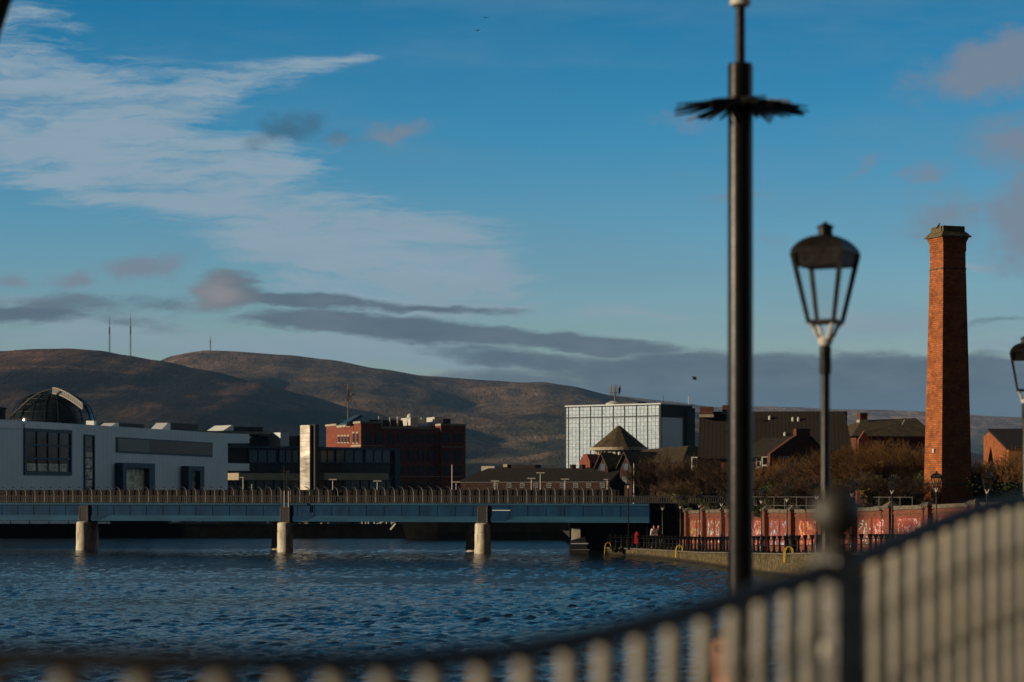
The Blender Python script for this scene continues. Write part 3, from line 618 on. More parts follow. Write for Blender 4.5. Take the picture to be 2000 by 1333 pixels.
# ---- glass fronted building in the middle
f = Frame(420, 331, 775, 352, 1.0)
B2 = f.empty('glass_fronted_building', 'low teal glass fronted building with a beige canopy behind the bridge', 'building')
zf = lambda px, py: zl(f, px, py)
u0, u1 = f.u(440), f.u(775)
b = MB(); b.box(u0, u1, .3, 18, 0, zf(600, 874)-.05); b.build('wall', M['dark'], B2)
g_ = MB(); u = f.u(487)
edges = [487, 545, 583, 640, 655, 712, 768]
for a_, c_ in ((487, 541), (546, 584), (612, 654), (657, 710), (714, 764)):
    o = MB().box(f.u(a_), f.u(c_), .1, .29, zf(a_, 903), zf(a_, 878)).build('upper_glazing', M['tealglass'], B2)
    bb = MB(); n_ = 3
    for k in range(n_+1): c = f.u(a_)+(f.u(c_)-f.u(a_))*k/n_; bb.box(c-.05, c+.05, -.02, .095, zf(a_, 903), zf(a_, 878))
    bb.box(f.u(a_)-.05, f.u(c_)+.05, -.02, .095, zf(a_, 903)-.06, zf(a_, 903)-.002); bb.box(f.u(a_)-.05, f.u(c_)+.05, -.021, .094, zf(a_, 878)-.06, zf(a_, 878)); bb.build('mullion_grid', M['bluegrey'], o)
b = MB(); b.box(u0, u1, -.35, .297, zf(600, 877.5), zf(600, 873)); b.box(f.u(612), u1, -.1, .29, zf(650, 905), zf(650, 903.2)); b.box(f.u(768), u1+.3, -.4, .299, 0, zf(770, 877.6)); b.box(f.u(738), f.u(767.9), -.15, .295, zf(750, 938), zf(750, 930))
b.build('fascia', M['bluegrey'], B2)
b = MB(); b.box(f.u(487), f.u(767), .15, .29, zf(600, 924), zf(600, 905.5)); b.build('lower_glazing', M['darkglass'], B2)
for a_, c_ in ((445, 583), (612, 737)):
    b = MB(); b.box(f.u(a_), f.u(c_), -2.6, .28, zf(a_, 938), zf(a_, 924.5)); o = b.build('canopy', M['olivepanel'], B2)
b = MB(); b.box(u0, f.u(767), .12, .285, .1, zf(600, 939)); b.build('ground_glazing', M['tealglass'], B2)
b = MB()
for px_ in range(450, 768, 17): b.box(f.u(px_)-.06, f.u(px_)+.06, -.05, .11, .1, zf(px_, 939))
b.box(u0, f.u(767), -.04, .1, zf(600, 949), zf(600, 948)); b.build('ground_mullions', M['grey'], B2)
for px_ in (474, 500, 657, 668): MB().box(f.u(px_)-.12, f.u(px_)+.12, -2.4, -2.2, 0, zf(px_, 938.3)).build('canopy_post', M['grey'], B2)
# upper set back floor with flat roof and roof lights
b = MB(); b.box(f.u(420), f.u(622), 5, 17, zf(600, 873.5), zf(500, 849)); b.build('upper_floor', M['dark'], B2)
ub_ = MB(); ub_.box(f.u(490), f.u(552), 4.9, 4.997, zf(500, 870), zf(500, 851)); ub_.build('upper_window', M['tealglass'], B2)
b = MB(); b.hexa([(f.u(380),3,zf(380,845)),(f.u(582),3,zf(582,848.5)),(f.u(582),18,zf(582,848.5)),(f.u(380),18,zf(380,845))], [(f.u(380),3,zf(380,840)),(f.u(582),3,zf(582,843.5)),(f.u(582),18,zf(582,843.5)),(f.u(380),18,zf(380,840))]); b.build('roof', M['grey'], B2)
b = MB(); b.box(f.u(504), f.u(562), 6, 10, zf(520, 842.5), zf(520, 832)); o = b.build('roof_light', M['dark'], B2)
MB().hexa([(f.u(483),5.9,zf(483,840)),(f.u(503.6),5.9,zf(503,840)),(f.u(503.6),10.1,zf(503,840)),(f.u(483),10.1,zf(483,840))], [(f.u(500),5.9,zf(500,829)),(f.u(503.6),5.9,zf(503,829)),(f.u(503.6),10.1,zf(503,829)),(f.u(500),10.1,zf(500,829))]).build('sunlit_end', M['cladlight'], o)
MB().box(f.u(556), f.u(573), 1.0, 4.0, zf(560, 873.4), zf(560, 845)).build('roof_plant_box', M['cladding'], B2)
MB().box(f.u(613), f.u(624), 2.0, 4.0, zf(613, 873.4), zf(613, 848)).build('roof_chimney', M['darkbrick'], B2)

# ---- steel clad tower panel
f2 = Frame(586, 256, 605, 255, 1.0)
T1 = f2.empty('steel_clad_tower', 'slim tower clad in bright sunlit steel standing in front of the glass building', 'tower')
w_ = f2.u(605)
MB().box(0, w_, 0, .35, 0, zl(f2, 590, 831)).build('steel_face', M['steel'], T1, bevel=.03)
MB().box(.05, w_+.45, .353, .9, 0, zl(f2, 590, 830)).build('shaft', M['dark'], T1)
sm = MB()
for k in range(1, 12): sm.box(-.004, w_+.004, -.006, .2, k*.9, k*.9+.025)
sm.box(-.003, .02, -.0055, .2, .5, 10); sm.build('joint_grid', M['dark'], T1)

# ---- red brick block with sunlit end
f = Frame(705, 400, 905, 406.5, 1.0)
B3 = f.empty('brick_office_block', 'five storey red brick block with a sunlit end and roof plant below the hill', 'building')
zf = lambda px, py: zl(f, px, py); LEN = f.u(905); DEP = 21.5
H0 = zf(705, 828); H1 = zf(800, 838); H2 = zf(905, 832)
def side_v(px): # depth along the end wall for a bearing
    k = (px-1000)/F; nx_, ny_ = -f.e.y, f.e.x; return (k*f.a.y-f.a.x)/(nx_-k*ny_)
def side_z(px, py): return Z(py, f.a.y+side_v(px)*f.e.x)-1.0
v1 = side_v(686); v2 = side_v(658); v3 = side_v(637)
hA = side_z(695, 828); hB = side_z(672, 835); hC = side_z(645, 833)
b = MB(); b.box(0, f.u(745), 0, v1, 0, hA); b.box(.02, LEN-.02, v1+.004, v2, 0, hB); b.box(0, LEN, v2+.004, v3, 0, hC)
b.box(f.u(745)+.004, LEN-.004, .3, v1, 0, H1); b.box(f.u(860), LEN+.3, -.25, 5, 0, H2); b.build('wall', M['redbrick'], B3)
b = MB(); b.box(-.15, f.u(745)+.1, -.12, v1+.1, hA+.003, hA+.35); b.box(-.12, 2, v1+.11, v2-.05, hB+.003, hB+.4); b.box(-.15, 2, v2-.04, v3+.1, hC+.003, hC+.35); b.box(f.u(745)+.12, f.u(860)-.1, .2, 2, H1+.003, H1+.3); b.box(f.u(860)-.05, LEN+.4, -.35, 5.1, H2+.003, H2+.3)
b.box(-.06, .02, -.02, v1-.02, side_z(695, 873), side_z(695, 869.5)); b.box(.1, f.u(752), -.07, -.003, zf(720, 871.5), zf(720, 870)); b.box(f.u(862), LEN, -.33, -.253, zf(890, 874.5), zf(890, 873)); b.box(f.u(780), LEN-.1, -.33, -.255, zf(890, 932), zf(890, 930.5))
b.build('stone_band', M['stone'], B3)
def bwin(px, y0, y1, wpx=10, yy=.3, m_=None, trans=1):
    ua = f.u(px-wpx/2); ub = f.u(px+wpx/2); return window(B3, ua, ub, yy, zf(px, y1), zf(px, y0), m_ or M['shadeglass'], M['bluegrey'], .1, 1, trans, .08)
for px_ in (717, 740): bwin(px_, 848, 865, 11, 0)
for px_ in (765, 785, 805, 824, 843): bwin(px_, 852, 864, 9)
for px_ in (785, 805, 824, 843): bwin(px_, 882, 899, 9)
for px_ in (785, 805, 824, 843): bwin(px_, 912, 926, 9)
for px_ in (871, 893):
    bwin(px_, 848, 862, 10, -.25); bwin(px_, 882, 900, 9, -.25); bwin(px_, 912, 926, 9, -.25)
for px_ in (785, 805, 824, 843): bwin(px_, 943, 956, 9, .3)
lt = MB()
for px_ in (717, 740): lt.box(f.u(px_-7), f.u(px_+7), -.06, -.003, zf(px_, 847.2), zf(px_, 845.5))
for px_ in (765, 785, 805, 824, 843):
    for y_ in (850.5, 880.5, 910.5, 941.5): lt.box(f.u(px_-6), f.u(px_+6), .24, .297, zf(px_, y_+.4), zf(px_, y_-1.2))
lt.build('lintels', M['coping'], B3)
# windows on the sunlit end
def endwin(pa, pb, y0, y1, xoff=0.0):
    va, vb = side_v(pb), side_v(pa); z0_, z1_ = side_z((pa+pb)/2, y1), side_z((pa+pb)/2, y0)
    o = MB().box(xoff-.05, xoff+.03, va, vb, z0_, z1_).build('end_window', M['darkglass'], B3)
    MB().box(xoff-.12, xoff-.003, va-.15, vb+.15, z1_+.003, z1_+.28).build('lintel', M['stone'], o)
    MB().box(xoff-.12, xoff-.003, va-.15, vb+.15, z0_-.2, z0_-.003).build('sill', M['stone'], o)
for a_, c_ in ((660.5, 664), (667, 670.5), (673, 676.5), (679, 682.5)): endwin(a_, c_, 853, 864, .02)
for a_, c_ in ((689.5, 693), (697, 700.5)): endwin(a_, c_, 847, 865, 0)
# roof plant
zr_ = H1
b = MB(); b.box(f.u(850)*.78, f.u(828), 6, 9, zr_, zf(820, 816)); b.build('plant_screen', M['dark'], B3)
b = MB(); b.box(f.u(813), f.u(828), 3, 8, zr_, zf(820, 815)); b.build('plant_box', M['cradle'], B3)
b = MB(); b.box(f.u(860), f.u(877), 3, 7, H2, zf(870, 814)); b.build('plant_box', M['cradle'], B3)
b = MB(); b.box(f.u(877)+.01, f.u(892), 3, 9, H2, zf(880, 817)); b.build('plant_box', M['dark'], B3)
b = MB(); b.box(f.u(748), f.u(815), 2.5, 7, zf(760, 838), zf(760, 832)); b.build('walkway', M['grey'], B3)
b = MB(); b.box(f.u(748), f.u(815), 7.2, 7.4, zf(760, 838), zf(760, 818)); b.build('louvre_screen', M['slate'], B3)
for k, px_ in enumerate((758, 764, 780, 795, 816, 842)): MB().cyl(f.u(px_), 5, zf(px_, 838), zf(px_, 812+k % 3), .10, n=8).build('flue', M['cradle'], B3)
MB().ball(f.u(816), 4, zf(816, 813), .55, 12, 8).build('roof_dome', M['cradle'], B3, smooth=True)
for k, (a_, c_) in enumerate(((692, 720), (706, 740))):
    ua, ub = f.u(a_), f.u(c_); z0_, z1_ = zf(a_, 828), zf(c_, 811)
    MB().hexa([(ua,4+k*5,z0_),(ub,4+k*5,z1_),(ub,8+k*5,z1_),(ua,8+k*5,z0_)], [(ua,4+k*5,z0_+.25),(ub,4+k*5,z1_+.25),(ub,8+k*5,z1_+.25),(ua,8+k*5,z0_+.25)]).build('solar_panel', M['bluegrey'], B3)
    st_ = MB()
    for q in range(5): c = ub-.3-q*.8; st_.tube((c, 4.2+k*5, zr_), (c, 4.2+k*5, z0_+(z1_-z0_)*(c-ua)/(ub-ua)), .05, n=4)
    st_.build('panel_stand', M['grey'], B3)
rl_ = MB(); rl_.path([(.4, v1+.5, hB+1.2), (.4, v2, hB+1.2)], .05, 4)
for q in range(7): rl_.tube((.4, v1+.5+(v2-v1-.5)*q/6, hB+.4), (.4, v1+.5+(v2-v1-.5)*q/6, hB+1.2), .05, n=4)
rl_.build('roof_railing', M['dark'], B3)

# ---- aerial mast behind the brick block
am = thing('aerial_mast', 'tall thin mast crowded with aerials and small dishes rising behind the brick block', 'mast', (X(680, 440), 440, 1.0))
az = lambda py: Z(py, 440)-1
MB().cyl(0, 0, 0, az(750), .2, .12, 8).build('pole', M['mast'], am)
a_ = MB(); random.seed(5)
for k in range(16):
    z_ = az(random.uniform(752, 778)); t_ = random.uniform(0, 6.28); r_ = random.uniform(.4, 1.1); x_, y_ = r_*math.cos(t_), r_*math.sin(t_)
    a_.tube((0, 0, z_), (x_, y_, z_+.1), .04, n=4); a_.box(x_-.12, x_+.12, y_-.1, y_+.1, z_-.5, z_+.55)
a_.build('aerials', M['mast'], am)
MB().lathe(.9, -.4, [(.02, az(773)), (.42, az(771)), (.42, az(770)), (.02, az(769.4))], 12).build('dish', M['cradle'], am)

# ---- low dark building with long roof
f = Frame(900, 300, 1190, 292, .9)
B4 = f.empty('long_low_brick_building', 'long low dark brick building in shade between the brick block and the glass tower', 'building'); zf = lambda px, py: zl(f, px, py)
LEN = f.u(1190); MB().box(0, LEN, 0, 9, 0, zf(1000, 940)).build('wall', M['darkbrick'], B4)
MB().hexa([(-.3,-.4,zf(1000,940)+.003),(LEN+.3,-.4,zf(1000,940)+.003),(LEN+.3,9.4,zf(1000,940)+.003),(-.3,9.4,zf(1000,940)+.003)], [(2,3.9,zf(1000,914)),(LEN+.2,3.9,zf(1100,914.5)),(LEN+.2,5,zf(1100,914.5)),(2,5,zf(1000,914))]).build('roof', M['slate'], B4)
MB().box(f.u(906), f.u(932), 5.2, 7, zf(920, 925), zf(920, 910)).build('pale_dormer', M['stone'], B4)
MB().box(f.u(944), f.u(1012), 5.2, 7.2, zf(960, 925), zf(960, 907.5)).build('roof_box', M['slate'], B4)
MB().box(f.u(951), f.u(959), 4.9, 5.1, zf(955, 912), zf(955, 906)).build('roof_light', M['stone'], B4)
for px_ in (1094, 1113): MB().box(f.u(px_-3), f.u(px_+3), 3.6, 4.6, zf(px_, 918), zf(px_, 907)).build('chimney', M['darkbrick'], B4)
MB().box(0, LEN, -.1, -.003, zf(1000, 942.5), zf(1000, 941)).build('gutter', M['grey'], B4)
for px_ in range(965, 1185, 26): window(B4, f.u(px_), f.u(px_+7), 0, zf(px_, 952), zf(px_, 945), M['shadeglass'], M['grey'], .07, 0, 1)

# ---- mirror glass office tower
f = Frame(1105, 618, 1290, 600, 1.0)
B5 = f.empty('mirror_glass_office', 'big square office block with a bright mirror glass front and a dark side wall', 'building'); zf = lambda px, py: zl(f, px, py)
LEN = f.u(1290); H = zf(1290, 790); g2 = math.hypot(8.6, 12)
MB().box(0, LEN, .1, 14.2, 0, H).build('wall', M['slate'], B5)
nb = [0]+[f.u(p_) for p_ in (1110.5, 1132, 1153.5, 1176, 1198, 1220, 1243, 1265, 1288)]+[LEN]
cw = MB()
for k, (a_, c_) in enumerate(zip(nb, nb[1:])): cw.box(a_+.12, c_-.12, -.02, .09, 0, H-.25)
cw.build('curtain_wall', M['curtain'], B5)
gr = MB()
for k, (a_, c_) in enumerate(zip(nb[1:], nb[2:])):
    for q in range(1, 3): c = a_+(c_-a_)*q/3; gr.box(c-.035, c+.035, -.07, -.023, 0, H-.25)
nf = 24
for q in range(1, nf): z_ = H*q/nf; gr.box(.15, LEN-.15, -.065, -.024, z_-.035, z_+.035)
gr.build('glazing_bars', M['grey'], B5)
gd = MB()
for c in nb: gd.box(c-.13, c+.13, -.12, .098, 0, H-.22)
gd.box(.14, LEN-.14, -.13, .095, H-3.0, H-2.72); gd.build('joints', M['dark'], B5)
MB().box(-.2, LEN+.2, -.16, 14.3, H+.003, H+.3).build('parapet', M['cladding'], B5)
sg = MB(); sg.box(LEN+.003, LEN+.12, .3, 10.2, 0, H-3.2); sg.build('side_glazing', M['shadeglass'], B5)
MB().box(LEN-.1, LEN+.9, 10.8, 14.1, 0, H-.6).build('side_tower', M['slate'], B5)
rt = MB(); ua = f.u(1172)
rt.lathe(ua, 6, [(1.9, H+.3), (2.1, H+.8), (.8, H+1.4)], 16); rt.build('mast_base', M['cradle'], B5)
rt = MB(); rt.cyl(ua+.4, 6, H+1.3, H+5.6, .22, .12, 8)
rt.build('aerial_pole', M['mast'], B5)
rt = MB()
for k in range(10):
    t_ = 2*math.pi*k/10; x_, y_ = ua+.4+1.25*math.cos(t_), 6+1.25*math.sin(t_); rt.box(x_-.12, x_+.12, y_-.1, y_+.1, H+3.1+.5*(k % 2), H+5.0+.5*(k % 2))
    rt.tube((ua+.4, 6, H+3.4), (x_, y_, H+3.6), .06, n=4); rt.tube((ua+.4, 6, H+2.2), (x_, y_, H+3.3), .05, n=4)
rt.build('aerials', M['mast'], B5)
rb2 = MB(); rb2.box(f.u(1180), f.u(1222), 5, 9, H+.3, H+1.0); rb2.build('roof_plant', M['dark'], B5)
for px_, h_ in ((1109, 1.6), (1289, 1.9)): MB().cyl(f.u(px_), 1.5, H+.3, H+.3+h_, .08, n=6).build('roof_aerial', M['mast'], B5)
MB().cyl(LEN-.3, 13, H+.3, H+2.4, .12, n=6).build('roof_aerial', M['cradle'], B5)

# ---- rotunda with conical roof
dd = 335.0; cx = X(1209, dd); rz_ = lambda py: Z(py, dd)-1
B6 = thing('rotunda', 'round building with a wide brown conical roof in front of the mirror glass office', 'building', (cx, dd, 1.0))
r0 = 56/F*dd
MB().lathe(0, 0, [(r0, rz_(875.5)), (.25, rz_(833)), (.03, rz_(831))], 12).build('roof', M['mossroof'], B6)
MB().lathe(0, 0, [(r0-.35, rz_(880.5)), (r0+.12, rz_(880.3)), (r0+.12, rz_(874.6)), (r0-.05, rz_(874.5))], 32).build('cream_band', M['stone'], B6)
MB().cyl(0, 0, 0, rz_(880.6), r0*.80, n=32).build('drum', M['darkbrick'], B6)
wd = MB()
for k in range(32):
    t_ = 2*math.pi*(k+.5)/32; x_, y_ = (r0*.81)*math.cos(t_), (r0*.81)*math.sin(t_)
    wd.tube((x_, y_, rz_(887)), (x_, y_, rz_(880.6)), .12, n=5)
wd.build('window_posts', M['stone'], B6)
MB().cyl(0, 0, rz_(888.5), rz_(887), r0*.83, n=32).build('sill_band', M['stone'], B6)

# ---- dark brick hall with hipped roofs beside the rotunda
f = Frame(1148, 300, 1335, 288, .9)
B7 = f.empty('hipped_roof_hall', 'dark brick hall with brown hipped roofs and gables in front of the rotunda', 'building'); zf = lambda px, py: zl(f, px, py)
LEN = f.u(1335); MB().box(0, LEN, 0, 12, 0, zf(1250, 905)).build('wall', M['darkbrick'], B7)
b = MB(); ua, ub, uc, ud = f.u(1205), f.u(1238), f.u(1283), f.u(1336)
b.hexa([(ua,-.4,zf(1250,905)+.003),(ud,-.4,zf(1250,905)+.003),(ud,12.4,zf(1250,905)+.003),(ua,12.4,zf(1250,905)+.003)], [(ub-3.5,5.5,zf(1250,876)),(uc,5.5,zf(1250,870.5)),(uc,6.5,zf(1250,870.5)),(ub-3.5,6.5,zf(1250,876))])
b.build('roof', M['mossroof'], B7)
b = MB(); b.hexa([(-.2,-.4,zf(1180,905)+.004),(ua-.02,-.4,zf(1180,905)+.004),(ua-.02,9.4,zf(1180,905)+.004),(-.2,9.4,zf(1180,905)+.004)], [(1.2,4.4,zf(1180,889)),(ua-.02,4.4,zf(1180,889)),(ua-.02,4.6,zf(1180,889)),(1.2,4.6,zf(1180,889))]); b.build('roof', M['slate'], B7)
b = MB(); b.hexa([(-.9,-.6,0),(1.0,-.6,0),(1.0,1.2,0),(-.9,1.2,0)], [(-.9,-.6,zf(1150,903)),(1.0,-.6,zf(1150,903)),(1.0,1.2,zf(1150,903)),(-.9,1.2,zf(1150,903))])
b.hexa([(-.9,-.6,zf(1150,903)+.001),(1.0,-.6,zf(1150,903)+.001),(1.0,1.2,zf(1150,903)+.001),(-.9,1.2,zf(1150,903)+.001)], [(-.15,-.6,zf(1160,887)),(.45,-.6,zf(1160,887)),(.45,1.2,zf(1160,887)),(-.15,1.2,zf(1160,887))]); b.build('chimney_breast', M['redbrick'], B7)
for pc, hw, ya in ((1200, 14, 886), (1245, 16, 884)):   # projecting gables
    uc_ = f.u(pc); w_ = hw/F*296; z0_ = zf(pc, 912); z1_ = zf(pc, ya)
    g3 = MB(); g3.add([(uc_-w_,-2,0),(uc_+w_,-2,0),(uc_+w_,-2,z0_),(uc_,-2,z1_-.15),(uc_-w_,-2,z0_),(uc_-w_,-.05,0),(uc_+w_,-.05,0),(uc_+w_,-.05,z0_),(uc_,-.05,z1_-.15),(uc_-w_,-.05,z0_)], [(0,1,2,3,4),(9,8,7,6,5),(0,5,6,1),(1,6,7,2),(4,9,5,0),(2,7,8,3),(3,8,9,4)])
    go = g3.build('gable', M['darkbrick'], B7)
    rf = MB(); rf.hexa([(uc_-w_-.3,-2.4,z0_-.3),(uc_,-2.4,z1_-.1),(uc_,5,z1_-.1),(uc_-w_-.3,5,z0_-.3)], [(uc_-w_-.3,-2.4,z0_-.1),(uc_,-2.4,z1_+.1),(uc_,5,z1_+.1),(uc_-w_-.3,5,z0_-.1)])
    rf.hexa([(uc_+.003,-2.4,z1_-.1),(uc_+w_+.3,-2.4,z0_-.3),(uc_+w_+.3,5,z0_-.3),(uc_+.003,5,z1_-.1)], [(uc_+.003,-2.4,z1_+.1),(uc_+w_+.3,-2.4,z0_-.1),(uc_+w_+.3,5,z0_-.1),(uc_+.003,5,z1_+.1)])
    rf.build('roof', M['mossroof'], go)
    window(go, uc_-.35, uc_+.35, -2, zf(pc, 918), zf(pc, 908), M['shadeglass'], M['bluegrey'], .08, 0, 1)
for px_ in (1192, 1212, 1240, 1262):
    window(B7, f.u(px_), f.u(px_+6), 0 if px_ > 1262 else -2.02 if abs(px_+3-1200) < 13 or abs(px_+3-1245) < 15 else 0, zf(px_, 946), zf(px_, 933), M['shadeglass'], M['grey'], .07, 0, 1)
for px_ in (1195, 1203, 1212, 1225, 1232): MB().lathe(f.u(px_), -.2, [(.16, zf(px_, 889)), (.2, zf(px_, 887)), (.2, zf(px_, 884)), (.05, zf(px_, 882.5))], 8).build('chimney_pot', M['cradle'], B7)

# ---- long brick terrace with a steep ribbed roof
GZ = 1.6
f = Frame(1366, 214, 1655, 212.6, GZ)
B8 = f.empty('brick_terrace', 'brick terrace with a very large steep ribbed dark roof and white bay windows', 'house'); zf = lambda px, py: zl(f, px, py)
LEN = f.u(1655); ze = zf(1500, 889); zr2 = zf(1500, 803.5)
b = MB(); b.add([(0,0,0),(LEN,0,0),(LEN,9,0),(0,9,0),(0,0,ze),(LEN,0,ze),(LEN,9,ze),(0,9,ze),(0,4.5,zr2-.15),(LEN,4.5,zr2-.15)], [(0,3,2,1),(0,1,5,4),(2,3,7,6),(1,2,6,9,5),(3,0,4,8,7),(4,5,9,8),(8,9,6,7)]); b.build('wall', M['housebrick'], B8)
rf = MB()
rf.hexa([(-.12,-.5,ze-.35),(LEN+.55,-.5,ze-.35),(LEN-.1,4.5,zr2-.1),(-.12,4.5,zr2-.1)], [(-.12,-.5,ze-.12),(LEN+.55,-.5,ze-.12),(LEN-.1,4.5,zr2+.12),(-.12,4.5,zr2+.12)])
rf.hexa([(-.12,9.5,ze-.35),(-.12,4.503,zr2-.1),(LEN+.12,4.503,zr2-.1),(LEN+.12,9.5,ze-.35)], [(-.12,9.5,ze-.12),(-.12,4.503,zr2+.12),(LEN+.12,4.503,zr2+.12),(LEN+.12,9.5,ze-.12)])
ro = rf.build('roof', M['roofrib'], B8)
def chim(par, u_, y_, w_, d_, z0_, z1_):
    o = MB().box(u_-w_/2, u_+w_/2, y_-d_/2, y_+d_/2, z0_+.15, z1_).build('chimney', M['housebrick'], par)
    MB().box(u_-w_/2-.07, u_+w_/2+.07, y_-d_/2-.07, y_+d_/2+.07, z0_-.1, z0_+.147).build('flashing', M['stone'], o)
    MB().box(u_-w_/2-.05, u_+w_/2+.05, y_-d_/2-.05, y_+d_/2+.05, z1_-.22, z1_-.12).build('corbel', M['housebrick'], o); return o
chim(B8, f.u(1378), 3.6, 25/F*217, 1.4, zf(1378, 811), zf(1378, 792.5)); chim(B8, f.u(1416), 4.4, 13/F*217, 1.2, zf(1416, 804), zf(1416, 788.5))
def onroof(px_, py_):
    z_ = zf(px_, py_); y_ = 4.5*(z_-ze)/(zr2-ze); return f.u(px_), y_, z_
for px_, py_ in ((1503, 818), (1549, 821), (1560, 821), (1533, 852)):
    u_, y_, z_ = onroof(px_, py_); MB().lathe(u_, y_-.1, [(.10, z_-.4), (.13, z_+.12), (.13, z_+.3), (.03, z_+.4)], 8).build('roof_vent', M['cradle'], ro)
for px_, py_ in ((1483, 828), (1412, 850)):
    u_, y_, z_ = onroof(px_, py_); MB().add([(u_-.45,y_-.35,z_-.65),(u_+.45,y_-.35,z_-.65),(u_+.45,y_+.15,z_+.55),(u_-.45,y_+.15,z_+.55),(u_-.45,y_+.3,z_-.65),(u_+.45,y_+.3,z_-.65)], [(0,1,2,3),(0,4,5,1),(0,3,4),(1,5,2),(4,3,2,5)]).build('skylight', M['slate'], ro)
for px_, y0_, y1_, w_ in ((1393, 893, 911, 11), (1485, 892, 911, 13), (1528, 892, 910, 10)): window(B8, f.u(px_-w_/2), f.u(px_+w_/2), 0, zf(px_, y1_), zf(px_, y0_), M['darkglass'], M['white'], .10, 1, 1, .06, M['white'])
for px_, y0_, y1_ in ((1357, 893, 929), (1494, 892, 927)):
    ua = f.u(px_-1) if px_ > 1400 else f.u(1356); wd_ = .55
    bx = MB(); bx.box(ua-.25, ua+.30, -.75, -.01, zf(px_, y1_), zf(px_, y0_)); bay = bx.build('bay_window', M['white'], B8)
    z0_, z1_ = zf(px_, y1_), zf(px_, y0_); zm = (z0_+z1_)/2
    MB().box(ua-.14, ua+.22, -.78, -.74, z0_+.12, zm-.08).build('pane', M['darkglass'], bay); MB().box(ua-.14, ua+.22, -.78, -.74, zm+.08, z1_-.1).build('pane', M['darkglass'], bay)
    MB().box(ua+.301, ua+.36, -.72, -.05, zm-.06, zm+.06).build('transom', M['white'], bay)
# projecting brick gable
f = Frame(1500, 205, 1606, 207, GZ); zf = lambda px, py: zl(f, px, py)
B9 = f.empty('brick_gable_house', 'brick house with a stepped gable end in front of the big ribbed roof', 'house')
pp = [(1504, 896), (1504, 887), (1545, 857), (1555, 851), (1555, 838), (1582, 838), (1582, 853), (1606, 881)]
fr_ = [(f.u(1504), 0)]+[(f.u(a_), zf(a_, c_)) for a_, c_ in pp[1:]]+[(f.u(1606), 0)]
n_ = len(fr_); MB().add([(x_, 0, z_) for x_, z_ in fr_]+[(x_, .5, z_) for x_, z_ in fr_], [tuple(range(n_)), tuple(range(2*n_-1, n_-1, -1))]+[(k, n_+k, n_+(k+1) % n_, (k+1) % n_) for k in range(n_)]).build('gable_wall', M['housebrick'], B9)
MB().hexa([(f.u(1584),-.15,zf(1584,856)),(f.u(1609),-.15,zf(1609,884)),(f.u(1609),6,zf(1609,884)),(f.u(1584),6,zf(1584,856))], [(f.u(1584),-.15,zf(1584,853)),(f.u(1609),-.15,zf(1609,881)),(f.u(1609),6,zf(1609,881)),(f.u(1584),6,zf(1584,853))]).build('roof', M['slate'], B9)
MB().hexa([(f.u(1502),.51,zf(1502,892)),(f.u(1554),.51,zf(1554,856)),(f.u(1554),6,zf(1554,856)),(f.u(1502),6,zf(1502,892))], [(f.u(1502),.51,zf(1502,889)),(f.u(1554),.51,zf(1554,853)),(f.u(1554),6,zf(1554,853)),(f.u(1502),6,zf(1502,889))]).build('roof', M['slate'], B9)
window(B9, f.u(1530), f.u(1539), 0, zf(1535, 912), zf(1535, 894), M['darkglass'], M['white'], .08, 1, 1, .05, M['white'])

# ---- house with hipped dark roof left of the chimney
f = Frame(1672, 228, 1820, 229.5, GZ); zf = lambda px, py: zl(f, px, py)
B10 = f.empty('hipped_roof_house', 'brick house with a low dark hipped roof and one chimney beside the brick chimney stack', 'house')
LEN = f.u(1820); ze = zf(1750, 853); MB().box(0, LEN, 0, 9, 0, ze).build('wall', M['housebrick'], B10)
MB().hexa([(-.6,-.5,ze+.003),(LEN+.4,-.5,ze+.003),(LEN+.4,9.5,ze+.003),(-.6,9.5,ze+.003)], [(f.u(1712),4.2,zf(1712,819)),(LEN,4.2,zf(1800,814)),(LEN,4.8,zf(1800,814)),(f.u(1712),4.8,zf(1712,819))]).build('roof', M['mossroof'], B10)
chim(B10, f.u(1714), 4.2, 15/F*230, .8, zf(1714, 821), zf(1714, 804))
u_ = f.u(1683); w_ = 13/F*230; z0_, z1_ = zf(1683, 862), zf(1683, 843)
MB().add([(u_-w_,-.9,0),(u_+w_,-.9,0),(u_+w_,-.9,z0_),(u_-w_*.1,-.9,z1_),(u_-w_,-.9,z0_+.1),(u_-w_,-.52,0),(u_+w_,-.52,0),(u_+w_,-.52,z0_),(u_-w_*.1,-.52,z1_),(u_-w_,-.52,z0_+.1)], [(0,1,2,3,4),(9,8,7,6,5),(0,5,6,1),(1,6,7,2),(4,9,5,0),(2,7,8,3),(3,8,9,4)]).build('gable', M['redbrick'], B10)
MB().tube((f.u(1771), 1.2, zf(1771, 828)), (f.u(1778), 1.6, zf(1778, 820)), .05, n=5).build('roof_flashing', M['cradle'], B10)
